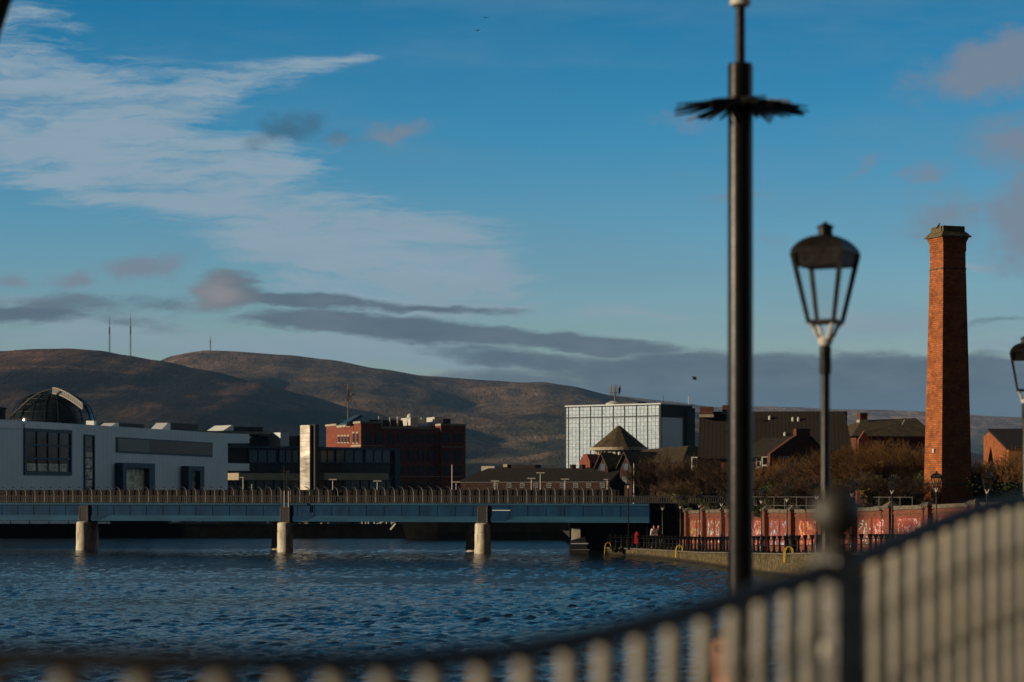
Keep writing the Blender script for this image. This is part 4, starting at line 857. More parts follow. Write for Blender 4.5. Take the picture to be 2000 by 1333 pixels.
# ---- house at the right with sunlit gable
f = Frame(1921, 226, 1970, 208, GZ); zf = lambda px, py: zl(f, px, py)
B11 = f.empty('sunlit_gable_house', 'house with a sunlit orange brick gable and dark roof right of the brick chimney stack', 'house')
LEN = f.u(1970); ap = f.u(1934); MB().add([(0,0,0),(LEN,0,0),(LEN,0,zf(1970,878)),(ap,0,zf(1934,842)),(0,0,zf(1921,853)),(0,14,0),(LEN,14,0),(LEN,14,zf(1970,878)),(ap,14,zf(1934,842)),(0,14,zf(1921,853))], [(0,1,2,3,4),(9,8,7,6,5),(0,5,6,1),(1,6,7,2),(4,9,5,0),(2,7,8,3),(3,8,9,4)]).build('wall', M['chimbrick'], B11)
MB().hexa([(ap,-.2,zf(1934,842)+.02),(LEN+.2,-.2,zf(1970,878)-.05),(LEN+.2,16,zf(1970,878)-.05),(ap,16,zf(1934,842)+.02)], [(ap,-.2,zf(1934,842)+.2),(LEN+.2,-.2,zf(1970,878)+.15),(LEN+.2,16,zf(1970,878)+.15),(ap,16,zf(1934,842)+.2)]).build('roof', M['slate'], B11)
f = Frame(1938, 232, 2150, 226, GZ); zf = lambda px, py: zl(f, px, py)
B12 = f.empty('dark_roofed_terrace', 'long dark roofed terrace running off behind the sunlit gable', 'house')
LEN = f.u(2150); ze = zf(2000, 880); MB().box(0, LEN, 0, 9, 0, ze).build('wall', M['housebrick'], B12)
MB().hexa([(-.3,-.4,ze+.003),(LEN,-.4,ze+.003),(LEN,9.4,ze+.003),(-.3,9.4,ze+.003)], [(-.3,4.4,zf(1950,843)),(LEN,4.4,zf(2000,843)),(LEN,4.6,zf(2000,843)),(-.3,4.6,zf(1950,843))]).build('roof', M['slate'], B12)

# ---- brick chimney stack
dd = 150.0; ang = R(20.8); cxp = X(1851, dd)
K1 = thing('brick_chimney', 'tall tapering square brick chimney stack with a weathered cap, one face sunlit orange', 'chimney', (cxp, dd, 1.6), ang)
kz = lambda py: Z(py, dd)-1.6
def sq(m_, a0, z0, a1, z1): m_.hexa([(-a0,-a0,z0),(a0,-a0,z0),(a0,a0,z0),(-a0,a0,z0)], [(-a1,-a1,z1),(a1,-a1,z1),(a1,a1,z1),(-a1,a1,z1)])
pxw = lambda w_: w_/F*dd/(math.cos(R(31))+math.sin(R(31)))/2
b = MB(); sq(b, pxw(92), kz(944), pxw(70), kz(528)); sq(b, pxw(95), 0, pxw(95), kz(946)); b.build('shaft', M['chimbrick'], K1)
b = MB(); sq(b, pxw(97), kz(946)+.003, pxw(93), kz(943)); b.build('plinth_course', M['lichen'], K1)
b = MB(); sq(b, pxw(73), kz(528)+.003, pxw(73), kz(526)); b.build('string_course', M['lichen'], K1)
b = MB(); sq(b, pxw(69), kz(526)+.003, pxw(68.5), kz(493)); sq(b, pxw(71), kz(493)+.001, pxw(71.5), kz(474)); sq(b, pxw(75), kz(474)+.001, pxw(75), kz(470.5)); sq(b, pxw(79), kz(470.5)+.001, pxw(79), kz(466)); b.build('neck', M['chimbrick'], K1)
b = MB(); sq(b, pxw(91), kz(466)+.002, pxw(91), kz(464)); sq(b, pxw(91), kz(464)+.001, pxw(70), kz(455)); sq(b, pxw(66), kz(455)+.001, pxw(65), kz(444)); b.build('cap', M['lichen'], K1)
MB().box(-pxw(88)-.12, -pxw(88)-.0, -.25, -.05, kz(885), kz(877)).build('floodlight', M['cradle'], K1)

# ================================================================== bridge
fb = Frame(-260, 200, 1268, 178, 0)
BR = fb.empty('road_bridge', 'long low blue steel girder bridge across the river on paired round concrete piers', 'bridge'); zf = lambda px, py: zl(fb, px, py)
uE = fb.u(1268); zt0, zt1, zb1, zb0 = 3.78, 3.62, 2.80, 2.36
MB().box(-40, uE, .25, 9.5, zt1-.25, zt0-.02).build('deck', M['darkconc'], BR)
MB().box(-40, uE, -.12, .24, zt1, zt0).build('edge_beam', M['bridgelight'], BR)
piers = [165, 558, 944]
MB().box(-40, uE, 0, .24, zb1, zt1-.003).build('girder_web', M['bridgeblue'], BR)
MB().box(-40, uE, -.03, .28, zb0, zb1-.002).build('lower_flange', M['bridgelight'], BR)
MB().box(-40, uE, 8.4, 8.65, zb0, zt1-.25).build('far_girder', M['bridgeblue'], BR)
for k, (a_, c_) in enumerate(((165, 215), (558, 618), (952, 1008))):
    ua, ub = fb.u(a_), fb.u(c_); MB().hexa([(ua,-.045,zb0+.08),(ub-.9,-.045,zb0+.08),(ub-.9,-.031,zb0+.08),(ua,-.031,zb0+.08)], [(ua,-.045,zb1-.003),(ub,-.045,zb1-.003),(ub,-.031,zb1-.003),(ua,-.031,zb1-.003)]).build('haunch_plate', M['bridgeblue'], BR)
u_ = -38.0
sf = MB()
while u_ < uE-1: sf.box(u_-.02, u_+.02, -.026, -.004, zb1+.004, zt1-.006); u_ += 1.45
sf.box(-40, uE, -.024, -.0045, zb1+.36, zb1+.375); sf.build('stiffener_grid', M['bridgeblue'], BR)
MB().box(fb.u(962), fb.u(997), -.055, -.003, zf(980, 998), zf(980, 996.5)).build('cable_tray', M['cladding'], BR)
for px_ in piers:
    uc_ = fb.u(px_)
    bb = MB(); bb.box(uc_-.42, uc_+.42, -.16, .5, zb0-.08, zt1-.02); o = bb.build('bearing_block', M['dark'], BR)
    for sx in (-.36, .36):
        bo = MB()
        for q in range(6): bo.cyl(uc_+sx, -.17, zb0+.05+q*.19, zb0+.11+q*.19, .05, n=6)
        bo.build('bolts', M['grey'], o)
    pt_ = {165: 178, 558: 545, 944: 925}[px_]; kq = (pt_-1000)/F; nx_, ny_ = -fb.e.y, fb.e.x
    ur_ = (kq*(fb.a.y+ny_*6.4)-fb.a.x-nx_*6.4)/(fb.e.x-kq*fb.e.y)
    for yy, rr in ((-.0, .60), (6.4, .60)):
        p_ = MB(); p_.lathe(uc_-.06 if yy < 1 else ur_, yy, [(rr+.03, -1), (rr+.03, .28), (rr, .45), (rr, 1.55)], 28); po = p_.build('pier', M['concrete'], BR, smooth=True)
        p_ = MB(); p_.lathe(uc_-.06 if yy < 1 else ur_, yy, [(rr-.05, 1.551), (rr-.05, 1.60), (rr-.01, 1.61), (rr-.02, 2.22), (rr-.12, 2.30)], 28); p_.build('pier_cap', M['concrete'], po, smooth=True)
    MB().box(uc_-.5, uc_+.5, -.3, 8.8, 2.24, zb0-.09).build('cross_head', M['dark'], BR)
# parapet
RT = zf(600, 968.5)
pr_ = MB(); pr_.box(-40, uE+12, -.05, .05, RT-.06, RT); pr_.box(-40, uE+12, -.03, .03, zt0+.06, zt0+.10); pr_.build('parapet_rail', M['dark'], BR)
bl = MB(); u_ = -40.0; q = 0
while u_ < uE+12: bl.box(u_-.016, u_+.016, -.015, .015, zt0+.10, RT-.06); u_ += .17; q += 1
o = bl.build('balusters', M['baluster'], BR); o['kind'] = 'stuff'
sc = MB(); sc.box(-40, fb.u(1195), 1.9, 1.96, zt0, zf(600, 957)); sc.build('wind_screen', M['timber'], BR)
MB().box(-40, uE+12, 8.9, 9.0, zt0, RT-.1).build('far_parapet', M['timber'], BR)
px_ = -8.0
cp = MB(); zz0, zz1 = zt0, zf(600, 951)
pts_ = [(0, 1.7, zz0), (0, 1.7, zz1-.42), (-.04, 1.66, zz1-.2), (-.16, 1.60, zz1-.05), (-.34, 1.5, zz1)]
cp.path(pts_, .036, 6); cpo = cp.build('curved_post', M['grey'], BR)
cpo.location.x = fb.u(px_)
while px_ < 1178:
    px_ += 18.6; c = cpo.copy(); C.objects.link(c); c.location.x = fb.u(px_)
# abutment block + dark fender under the right end
ab = thing('bridge_abutment', 'dark stepped abutment block with rusty fender under the right end of the bridge', 'abutment', (X(1133, 181), 181, 0))
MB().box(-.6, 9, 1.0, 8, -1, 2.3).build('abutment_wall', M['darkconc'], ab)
MB().box(-.62, .02, .2, .98, .55, 1.95).build('rusty_panel', M['concrete'], ab)
MB().hexa([(-.75,-.3,-.5),(.75,-.3,-.5),(.75,.95,-.5),(-.75,.95,-.5)], [(-.75,-.3,1.0),(.35,-.3,1.3),(.35,.15,1.3),(-.75,.15,1.0)]).build('fender', M['dark'], ab)
MB().box(-.7, .6, -.34, -.303, .75, .82).build('fender_stripe', M['cladding'], ab)
MB().box(-.7, .7, -.34, -.303, .3, .36).build('fender_stripe', M['grey'], ab)

# signal / sign gantry standing on the bridge over the second pier
sg_ = thing('signal_mast', 'thin dark ladder mast with short cross arms standing on the bridge above the middle pier', 'mast', P(560, 983, 186.5)-Vector((0, 0, .0)))
sg_.location = (X(558, 187.3), 187.3, zt0)
q_ = MB(); q_.tube((-.12, 0, 0), (-.12, 0, 2.9), .035); q_.tube((.10, 0, 0), (.10, 0, 2.5), .035)
for k in range(9): q_.tube((-.12, 0, .2+k*.28), (.10, 0, .2+k*.28), .02, n=4)
q_.build('ladder_frame', M['dark'], sg_)
q_ = MB()
for z_, a_, b_ in ((2.2, -.2, .75), (1.9, -.5, .3), (1.5, .1, .85), (1.0, -.4, .5), (2.5, -.45, .2)): q_.bar((a_, 0, z_), (b_, 0, z_), .05, .05); q_.box(b_-.1, b_+.1, -.06, .06, z_-.22, z_+.05)
q_.build('cross_arm', M['dark'], sg_)
for x_ in (-.02, .3): MB().cyl(x_, -.9, -.3, .95, .035, n=6).build('pale_post', M['cradle'], sg_)

# street lights on the road over the bridge
SL = {}
def street_light(px_, ytop, d, head, label, ybot=968):
    zb_ = zt0 if px_ < 1250 else 2.2
    o = thing('street_light', label, 'street light', (X(px_, d), d, zb_), 0, 'street lights on the bridge road')
    h_ = Z(ytop, d)-zb_
    MB().cyl(0, 0, 0, h_, .055, .035, 8).build('pole', M['cradle'] if d < 200 else M['grey'], o)
    if head == 'T':
        hd = MB(); hd.box(-.32, .32, -.08, .08, h_+.001, h_+.09); hd.build('lamp_head', M['cradle'], o)
    elif head == 'L':
        hd = MB(); hd.box(-.28, .06, -.06, .06, h_+.001, h_+.08); hd.build('lamp_head', M['cradle'], o)
    return o
street_light(967, 941, 190, 'T', 'short T headed street light left of the tallest white pole on the bridge')
street_light(1038, 936, 190, 'T', 'T headed street light just left of the tall white pole before the dark hall')
street_light(1055.5, 925, 192, 'T', 'tall white street light pole in front of the long dark roof')
street_light(1103.5, 937.5, 190, 'T', 'T headed street light below the left edge of the mirror glass office')
street_light(1186, 938, 189, 'L', 'single arm street light where the curved bridge posts end')
street_light(1238, 905, 194, 'N', 'slim pale pole with no head in front of the dark hipped roof hall')
street_light(883, 908, 193, 'N', 'slim pale pole in front of the right end of the red brick block')
street_light(891, 943, 190, 'T', 'short T headed street light beside the slim pole at the brick block')
street_light(737, 941, 190, 'T', 'small T headed street light at the end of the beige canopy')
street_light(650, 938, 190, 'T', 'small T headed street light under the beige canopy right of the steel tower')
street_light(475, 934, 191, 'L', 'slim street light at the left end of the first beige canopy')
street_light(1297, 905, 205, 'N', 'thin pale pole among the bare trees behind the left end of the graffiti wall')

# ================================================================== under the bridge: far quay
ship = thing('moored_ship', 'dark moored ship with a pale bow rail seen under the bridge at the far quay', 'ship', (X(786, 243), 243, 0))
L_ = X(1110, 243)-X(786, 243)
hl = MB(); sec = []
N_ = 14
for k in range(N_+1):
    s_ = k/N_; x_ = s_*L_; hw = 1.9*min(1, (s_*4.5)**.6) if s_ > 0 else .03; zt2 = 3.0-.9*min(1, s_*2.2); bx_ = .55*(1-min(1, s_*6))
    sec.append([(x_+bx_, -hw*.6, -.4), (x_+bx_*.3, -hw*.92, .7), (x_-.25*(1-min(1, s_*5)), -hw, zt2), (x_-.25*(1-min(1, s_*5)), hw, zt2), (x_+bx_*.3, hw*.92, .7), (x_+bx_, hw*.6, -.4)])
vs = [p_ for s_ in sec for p_ in s_]; fs = [(i*6+k, (i+1)*6+k, (i+1)*6+k+1, i*6+k+1) for i in range(N_) for k in range(5)]
fs += [(5, 4, 3, 2, 1, 0), tuple(N_*6+k for k in range(6))]
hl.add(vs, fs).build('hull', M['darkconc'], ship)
MB().path([(-.25, 0, 3.02), (.9, -1.1, 2.98), (2.2, -1.7, 2.80)], .10, 5).build('bow_rail', M['white'], ship)
ra_ = MB()
for k in range(14): ra_.tube((2.4+k*.9, -1.75, 2.7-.7*min(1, .06*k+.2)), (2.4+k*.9, -1.75, 3.3-.7*min(1, .06*k+.2)), .03, n=4)
ra_.path([(2.4, -1.75, 3.15), (6, -1.75, 2.8), (14.1, -1.75, 2.6)], .025, 4); ra_.build('deck_railing', M['mast'], ship)
MB().tube((.2, -.4, 2.3), (-2.6, .2, 1.5), .04).build('mooring_rope', M['cradle'], ship)
an = MB(); an.tube((-.1, -.1, 2.2), (-1.2, .3, .9), .12, n=5); an.tube((-.2, .1, 1.9), (-1.1, -.2, 1.5), .1, n=5); an.build('bow_anchor_gear', M['cradle'], ship)
for k, px_ in enumerate((707, 719.5, 731, 743, 754.5, 764.5)):
    o = tag(MB().cyl(0, 0, 0, .62, .065, n=8).build('mooring_bollard', M['cradle']), ('leftmost', 'second', 'third', 'fourth', 'fifth', 'sixth')[k]+' short pale mooring bollard from the left, by the ship bow', 'bollard', 'pale bollards on the far quay'); o.location = (X(px_, 249.7), 250.2, 1.40)
o = tag(MB().lathe(0, 0, [(.16, 0), (.12, .3), (.10, .5), (.05, 1.25)], 10).build('capstan_post', M['stone']), 'taller rusty pale post standing in the row of quay bollards', 'post'); o.location = (X(714, 249.5), 250.3, 1.40)
def quaybox(name, lab, cat, x0, x1, y0, y1, m_, d=253, extra=None):
    t_ = thing(name, lab, cat, (X((x0+x1)/2, d), d, 1.0)); w_ = (x1-x0)/F*d/2; z0_, z1_ = max(.0, Z(y1, d)-1), Z(y0, d)-1
    MB().box(-w_, w_, 0, 2.4, z0_ if z0_ > .5 else 0, z1_).build('wall', m_, t_, bevel=.02)
    MB().box(-w_-.1, w_+.1, -.1, 2.5, z1_+.003, z1_+.12).build('roof', M['dark'], t_)
    MB().box(-w_*.4, w_*.1, -.03, -.003, 0.05, z1_*.7).build('door', M['dark'], t_); return t_
quaybox('quay_kiosk', 'small bright white kiosk wall under the bridge right of the middle pier', 'kiosk', 583, 600, 1016, 1028, M['white'])
quaybox('quay_shed', 'long low beige shed wall on the quay left of the middle pier', 'shed', 425, 521, 1018, 1026, M['stone'], 262)
quaybox('quay_store', 'low dark store on the quay right of the first pier', 'shed', 215, 330, 1018, 1040, M['dark'], 262)
quaybox('ticket_hut', 'small grey hut on the quay between the middle pier and the ship', 'hut', 680, 702, 1016, 1032, M['grey'], 256)
for k, px_ in enumerate((628, 641)):
    t_ = thing('quay_pillar', ('thin pale post on the far quay nearest the bright kiosk', 'stout grey post on the far quay left of the grey hut')[k], 'post', (X(px_, 251.5), 251.5, 1.0))
    MB().cyl(0, 0, 0, 1.0+.0*k, .09+.08*k, n=8).build('post', M['cradle'] if k == 0 else M['grey'], t_); MB().lathe(0, 0, [(.16+.08*k, 1.0), (.16+.08*k, 1.1), (.02, 1.2)], 8).build('cap', M['cradle'], t_)
gw = thing('gangway', 'dark truss gangway sloping down behind the right pier under the bridge', 'gangway', (X(960, 247), 247, 0))
tr2 = MB(); p0 = Vector((-.1, 0, 1.2)); p1 = Vector((X(1000, 247)-X(960, 247), 0, 2.5)); up = Vector((0, 0, .75))
for yy in (-.5, .5):
    o_ = Vector((0, yy, 0)); tr2.tube(p0+o_, p1+o_, .035, n=4); tr2.tube(p0+o_+up, p1+o_+up, .035, n=4)
    for k in range(8): a_ = p0.lerp(p1, k/8)+o_; b_ = p0.lerp(p1, (k+1)/8)+o_; tr2.tube(a_, b_+up, .022, n=4); tr2.tube(a_, a_+up, .022, n=4)
tr2.build('truss', M['mast'], gw); MB().bar(p0, p1, .95, .04).build('walkway', M['dark'], gw)
ft = thing('floating_pontoon', 'dark floating pontoon beneath the gangway', 'pontoon', (X(985, 246), 245.2, 0)); MB().box(-4, 7, -.8, 2.5, -.3, .42).build('deck', M['dark'], ft); 
for x_ in (-3.6, 0, 3.4, 6.6): MB().cyl(x_, 2.2, -.5, 1.5, .14, n=8).build('pile', M['dark'], ft)
# quay parapet fence clutter
qf = thing('quay_railing', 'dark quay railing along the far bank under the bridge', 'railing', (0, 250.7, 1.25))
q_ = MB(); q_.box(-90, -14, -.02, .02, .9, .95); q_.box(-90, -14, -.02, .02, .45, .48); q_.build('rail', M['dark'], qf)
for k in range(39): MB().box(-90+k*2-.04, -90+k*2+.04, -.04, .04, 0.155, .9).build('post', M['dark'], qf)

# ================================================================== promenade wall, railing, lamps
WP = [(1308,187,1),(1317,185,2),(1345.5,178,0),(1378,172,0),(1415,166,0),(1456,159,0),(1499,153.5,0),(1550,148,0),(1608,143,0),(1669,139,0),(1740,135,0),(1815,131,0),(1905,127,0),(2000,124,0)]
PT = {1308:998,1317:985,1345.5:993,1378:991,1415:990,1456:990,1499:989,1550:989,1608:988,1669:986,1740:982,1815:979,1905:975,2000:972}
def gz(y): ex, ez = edge_at(y); return ez+.03
GW = thing('graffiti_wall', 'long red brick promenade wall with stone capped piers and painted graffiti panels', 'wall', (0, 0, 0))
wpts = []
for px_, d, k in WP:
    zb_ = gz(d)-.05; zt2 = Z(PT[px_], d); wpts.append((Vector((X(px_, d), d, 0)), zb_, zt2))
MUR = [mural('mural_orange', [(.80,.36,.12),(.85,.62,.25),(.55,.12,.2),(.8,.45,.2)], (.40,.16,.08), 1, .38),
       mural('mural_green', [(.35,.55,.12),(.30,.10,.07),(.25,.35,.5),(.4,.6,.2)], (.30,.075,.045), 2, .45),
       mural('mural_white', [(.72,.70,.66),(.10,.09,.09),(.72,.70,.66),(.45,.12,.10)], (.25,.08,.045), 3, .42),
       mural('mural_blue', [(.30,.32,.50),(.42,.36,.45),(.15,.18,.40),(.5,.4,.42)], (.27,.085,.055), 4, .36),
       mural('mural_blue_tag', [(.22,.30,.62),(.60,.60,.66),(.12,.15,.45),(.5,.2,.5)], (.27,.075,.05), 5, .40),
       mural('mural_yellow', [(.75,.50,.20),(.70,.16,.10),(.80,.62,.35),(.6,.1,.1)], (.30,.065,.04), 6, .42),
       mural('mural_pink', [(.72,.55,.55),(.55,.08,.06),(.65,.25,.25),(.7,.6,.6)], (.28,.065,.04), 7, .46)]
M['wallred'] = mat('painted_red_wall', (.25, .062, .035), .8, .3, 1.2)
for i in range(1, len(wpts)-1):
    (a, za, ta), (b, zb_, tb) = wpts[i], wpts[i+1]
    d = (b-a).normalized(); n = Vector((d.y, -d.x, 0)); n = n if n.x < 0 else -n   # towards the river
    ta2, tb2 = ta-.42, tb-.42
    def q3(s0, s1, off0, off1, lo, hi, mm, nm, par=GW):
        A = a.lerp(b, s0); B = a.lerp(b, s1); za_ = za+(zb_-za)*s0; zb2_ = za+(zb_-za)*s1; ha = ta2+(tb2-ta2)*s0; hb_ = ta2+(tb2-ta2)*s1
        f0 = lambda z0_, z1_, t_: z0_+(z1_-z0_)*t_
        return MB().hexa([A+n*off1+Vector((0,0,f0(za_,ha,lo))), B+n*off1+Vector((0,0,f0(zb2_,hb_,lo))), B+n*off0+Vector((0,0,f0(zb2_,hb_,lo))), A+n*off0+Vector((0,0,f0(za_,ha,lo)))],
                         [A+n*off1+Vector((0,0,f0(za_,ha,hi))), B+n*off1+Vector((0,0,f0(zb2_,hb_,hi))), B+n*off0+Vector((0,0,f0(zb2_,hb_,hi))), A+n*off0+Vector((0,0,f0(za_,ha,hi)))]).build(nm, mm, par)
    q3(0, 1, -.25, 0, 0, 1, M['wallbrick'], 'wall_bay')
    q3(0, 1, -.33, .09, 1.003, 1.09, M['coping'], 'coping')
    q3(.03, .97, .003, .055, .90, .96, M['wallbrick'], 'brick_band')
    two = i in (2, 3, 4, 6, 9)
    spans = [(.14, .46), (.54, .86)] if two else [(.2, .8)]
    for j, (s0, s1) in enumerate(spans):
        q3(s0-.03, s1+.03, .004, .035, .16, .84, M['wallred'], 'panel_surround')
        mi = {1: [0], 2: [1, 2], 3: [2, 2], 4: [3, 3], 5: [6], 6: [4, 4], 7: [5], 8: [6], 9: [2, 6], 10: [6], 11: [5], 12: [4]}.get(i, [6])
        q3(s0, s1, .036, .045, .20, .80, MUR[mi[j % len(mi)]], 'graffiti_panel')
for i, (a, zb_, zt2) in enumerate(wpts[1:]):
    w_ = .30 if i else .5; big = 0
    b_, t_ = (wpts[i+2][0] if i+2 < len(wpts) else a+(a-wpts[i][0])), 0
    ang_ = math.atan2((b_-a).y, (b_-a).x)
    pr2 = MB(); pr2.box(-w_, w_, -w_, w_, zb_, zt2-.30)
    o = pr2.build('pier', M['wallbrick'], GW); o.location = (a.x, a.y, 0); o.rotation_euler = (0, 0, ang_)
    cpm = MB(); cpm.hexa([(-w_-.09,-w_-.09,zt2-.297),(w_+.09,-w_-.09,zt2-.297),(w_+.09,w_+.09,zt2-.297),(-w_-.09,w_+.09,zt2-.297)], [(-w_-.09,-w_-.09,zt2-.2),(w_+.09,-w_-.09,zt2-.2),(w_+.09,w_+.09,zt2-.2),(-w_-.09,w_+.09,zt2-.2)])
    cpm.hexa([(-w_-.09,-w_-.09,zt2-.199),(w_+.09,-w_-.09,zt2-.199),(w_+.09,w_+.09,zt2-.199),(-w_-.09,w_+.09,zt2-.199)], [(-.03,-.03,zt2+.08),(.03,-.03,zt2+.08),(.03,.03,zt2+.08),(-.03,.03,zt2+.08)])
    cpm.build('pier_cap', M['coping'], o)
# end return of the wall at the underpass + the taller pillar behind it
tp = thing('stone_capped_pillar', 'taller brick pillar with a pointed sandstone cap behind the left end of the graffiti wall', 'pillar', (X(1319, 190), 190, .5), R(15))
MB().box(-.42, .42, -.42, .42, 0, 3.3).build('shaft', M['redbrick'], tp)
MB().hexa([(-.5,-.5,3.303),(.5,-.5,3.303),(.5,.5,3.303),(-.5,.5,3.303)], [(-.05,-.5,4.0),(.05,-.5,4.0),(.05,.5,4.0),(-.05,.5,4.0)]).build('cap', M['stone'], tp)
iv = thing('ivy_pillar', 'narrow pillar half covered in yellow ivy behind the graffiti wall', 'pillar', (X(1682, 146), 146, 1.4))
MB().box(-.3, .3, -.3, .3, 0, Z(958, 146)-1.4).build('shaft', M['redbrick'], iv)

# riverside railing with flared cast posts, each a part; two thin rails
RL = thing('riverside_railing', 'black cast iron riverside railing of flared posts along the far promenade', 'railing', (0, 0, 0))
pl = [Vector((edge_at(y)[0], y, edge_at(y)[1])) for y in [100+.25*k for k in range(361)] if y <= 184]
def poly_pts(poly, step, start=0.0):
    out = []; acc = -start
    for a, b in zip(poly, poly[1:]):
        L0 = (b-a).length; s_ = step-acc if acc > 0 else -acc
        pos = 0.0
        while acc+(L0-pos) >= step:
            pos += step-acc; acc = 0; out.append(a.lerp(b, pos/L0))
        acc += L0-pos
    return out
rp_ = poly_pts(pl, 1.18)
post = MB(); post.lathe(0, 0, [(.15, 0), (.15, .06), (.09, .10), (.07, .30), (.055, .62), (.065, .70), (.13, .88), (.14, .93), (.10, .96)], 10)
p0 = None
for k, p_ in enumerate(rp_[:98]):
    if p0 is None: p0 = post.build('post', M['black'], RL); o = p0
    else: o = p0.copy(); C.objects.link(o)
    o.location = p_+Vector((.35, 0, .04))
for hh in (.42, .74):
    q_ = MB(); q_.path([p_+Vector((.35, 0, .04+hh)) for p_ in rp_[:98]], .022, 5); q_.build('rail', M['black'], RL)

# street lanterns, near and far share one design
def lantern_meshes():
    o = thing('lantern_post', 'tbd', 'street lamp', (0, 0, 0), R(-27), 'heritage lantern posts along the promenade')
    MB().lathe(0, 0, [(.13, 0), (.13, .5), (.10, .55), (.085, 1.0), (.06, 1.06), (.037, 1.12), (.036, 2.86)], 18).build('pole', M['black'], o, smooth=True)
    MB().lathe(0, 0, [(.045, 2.70), (.048, 2.72), (.046, 2.86), (.050, 2.90), (.040, 2.93)], 18).build('collar', M['blackmat'], o, smooth=True)
    cr_ = MB(); cr_.lathe(0, 0, [(.046, 2.931), (.060, 2.96), (.062, 2.985), (.05, 3.0)], 16)
    for sx, sy in ((1, 1), (-1, 1), (-1, -1), (1, -1)):
        cr_.path([(sx*.03, sy*.03, 2.98), (sx*.055, sy*.055, 3.02), (sx*.068, sy*.068, 3.07), (sx*.10, sy*.10, 3.115)], .018, 6)
    cr_.build('cradle', M['cradle'], o, smooth=True)
    fm = MB(); zb_, zt2, ab_, at_ = 3.12, 3.67, .106, .205
    for sx, sy in ((1, 1), (-1, 1), (-1, -1), (1, -1)):
        p = Vector((sx*ab_, sy*ab_, zb_)); q = Vector((sx*at_, sy*at_, zt2)); fm.tube(p, q, .020, .026, 4)
    for a_, b_ in (((1,1),(-1,1)), ((-1,1),(-1,-1)), ((-1,-1),(1,-1)), ((1,-1),(1,1))):
        fm.bar((a_[0]*ab_, a_[1]*ab_, zb_), (b_[0]*ab_, b_[1]*ab_, zb_), .03, .03)
    fr0 = fm.build('lantern_frame', M['blackmat'], o)
    k0 = .80; ae = .205; ai = .186
    sk = MB(); zs = 3.56
    sk.hexa([(-ai,-ai,zs),(ai,-ai,zs),(ai,ai,zs),(-ai,ai,zs)], [(-ae,-ae,3.67),(ae,-ae,3.67),(ae,ae,3.67),(-ae,ae,3.67)]); sk.build('eave_band', M['blackmat'], o)
    rf = MB(); rings = []
    for a_, z_ in ((.217, 3.671), (.218, 3.684), (.205, 3.712), (.178, 3.748), (.138, 3.782), (.090, 3.806), (.05, 3.815)):
        rings.append([(-a_,-a_,z_),(a_,-a_,z_),(a_,a_,z_),(-a_,a_,z_)])
    vs = [p for r in rings for p in r]; fs = [(i*4+k, i*4+(k+1) % 4, (i+1)*4+(k+1) % 4, (i+1)*4+k) for i in range(len(rings)-1) for k in range(4)]
    fs += [(3, 2, 1, 0), tuple((len(rings)-1)*4+k for k in range(4))]
    ro_ = rf.add(vs, fs).build('roof', M['blackmat'], o)
    MB().lathe(0, 0, [(.060, 3.79), (.058, 3.872), (.072, 3.875), (.070, 3.885), (.012, 3.915), (.004, 3.93)], 18).build('finial', M['blackmat'], ro_, smooth=True)
    pn = MB()
    for a_, b_ in (((1,1),(-1,1)), ((-1,1),(-1,-1)), ((-1,-1),(1,-1)), ((1,-1),(1,1))):
        k1, k2 = .97*ab_, .965*ai
        pn.add([(a_[0]*k1,a_[1]*k1,zb_+.016),(b_[0]*k1,b_[1]*k1,zb_+.016),(b_[0]*k2,b_[1]*k2,3.56),(a_[0]*k2,a_[1]*k2,3.56)], [(0, 1, 2, 3)])
    po = pn.build('pane', M['pane'], o); return o
LP0 = lantern_meshes(); LP0['label'] = 'large near lantern post against the sky, close right of the spiked pole'
LP0.location = (X(1612, 19.4), 19.4, 6.67-3.93+.02)
def lamp(px_, d, ztop, label, rz=20):
    o = copy_tree(LP0); o['label'] = label; o.location = (X(px_, d), d, ztop-3.93); o.rotation_euler = (0, 0, R(-rz)); return o
lamp(2002, 35.5, Z(655, 35.5), 'half seen lantern post at the right edge of the picture beyond the brick chimney', 12)
lamp(1928, 100, Z(917, 100), 'far lantern post in front of bare trees right of the brick chimney')
lamp(1829, 115, Z(920, 115), 'far lantern post in front of the sunlit foot of the brick chimney', 30)
lamp(1742, 126, Z(927, 126), 'far lantern post by the trees midway between near lantern and brick chimney', 18)
lamp(1664, 130, Z(934, 130), 'far lantern post just right of the blurred ball finial', 24)
lamp(1595, 135, Z(940, 135), 'far lantern post just left of the blurred ball finial', 15)
lamp(1537, 138, Z(946, 138), 'far lantern post left of the near lantern beside a pale graffiti panel', 22)
lamp(1487, 145, Z(951, 145), 'far lantern post immediately right of the tall spiked pole', 28)
lamp(1409, 157, Z(959, 157), 'far lantern post immediately left of the tall spiked pole')
lamp(1366, 162, Z(962, 162), 'second far lantern post left of the spiked pole by the white mural', 10)
lamp(1329, 170, Z(966, 170), 'third far lantern post left of the spiked pole by the green mural', 26)
lamp(1294, 178, Z(970, 178), 'far lantern post at the left end of the graffiti wall')
def small_post(px_, d, ytop, label, tall=False):
    z0_ = .46; h_ = Z(ytop, d)-z0_
    o = thing('quayside_lamp_post', label, 'street lamp', (X(px_, d), d, z0_), 0, 'slim lamp posts at the bridge underpass')
    MB().lathe(0, 0, [(.08, 0), (.08, .5), (.04, .55), (.035, h_-.38)], 10).build('pole', M['black'], o)
    MB().lathe(0, 0, [(.04, h_-.379), (.075, h_-.33), (.07, h_-.2), (.05, h_-.15)], 10).build('lamp_glass', M['cradle'], o)
    MB().lathe(0, 0, [(.16, h_-.149), (.17, h_-.12), (.05, h_-.02), (.02, h_)], 10).build('hood', M['black'], o)
small_post(1264, 179, 980, 'slim lamp post at the right end of the bridge girder by the bushes')
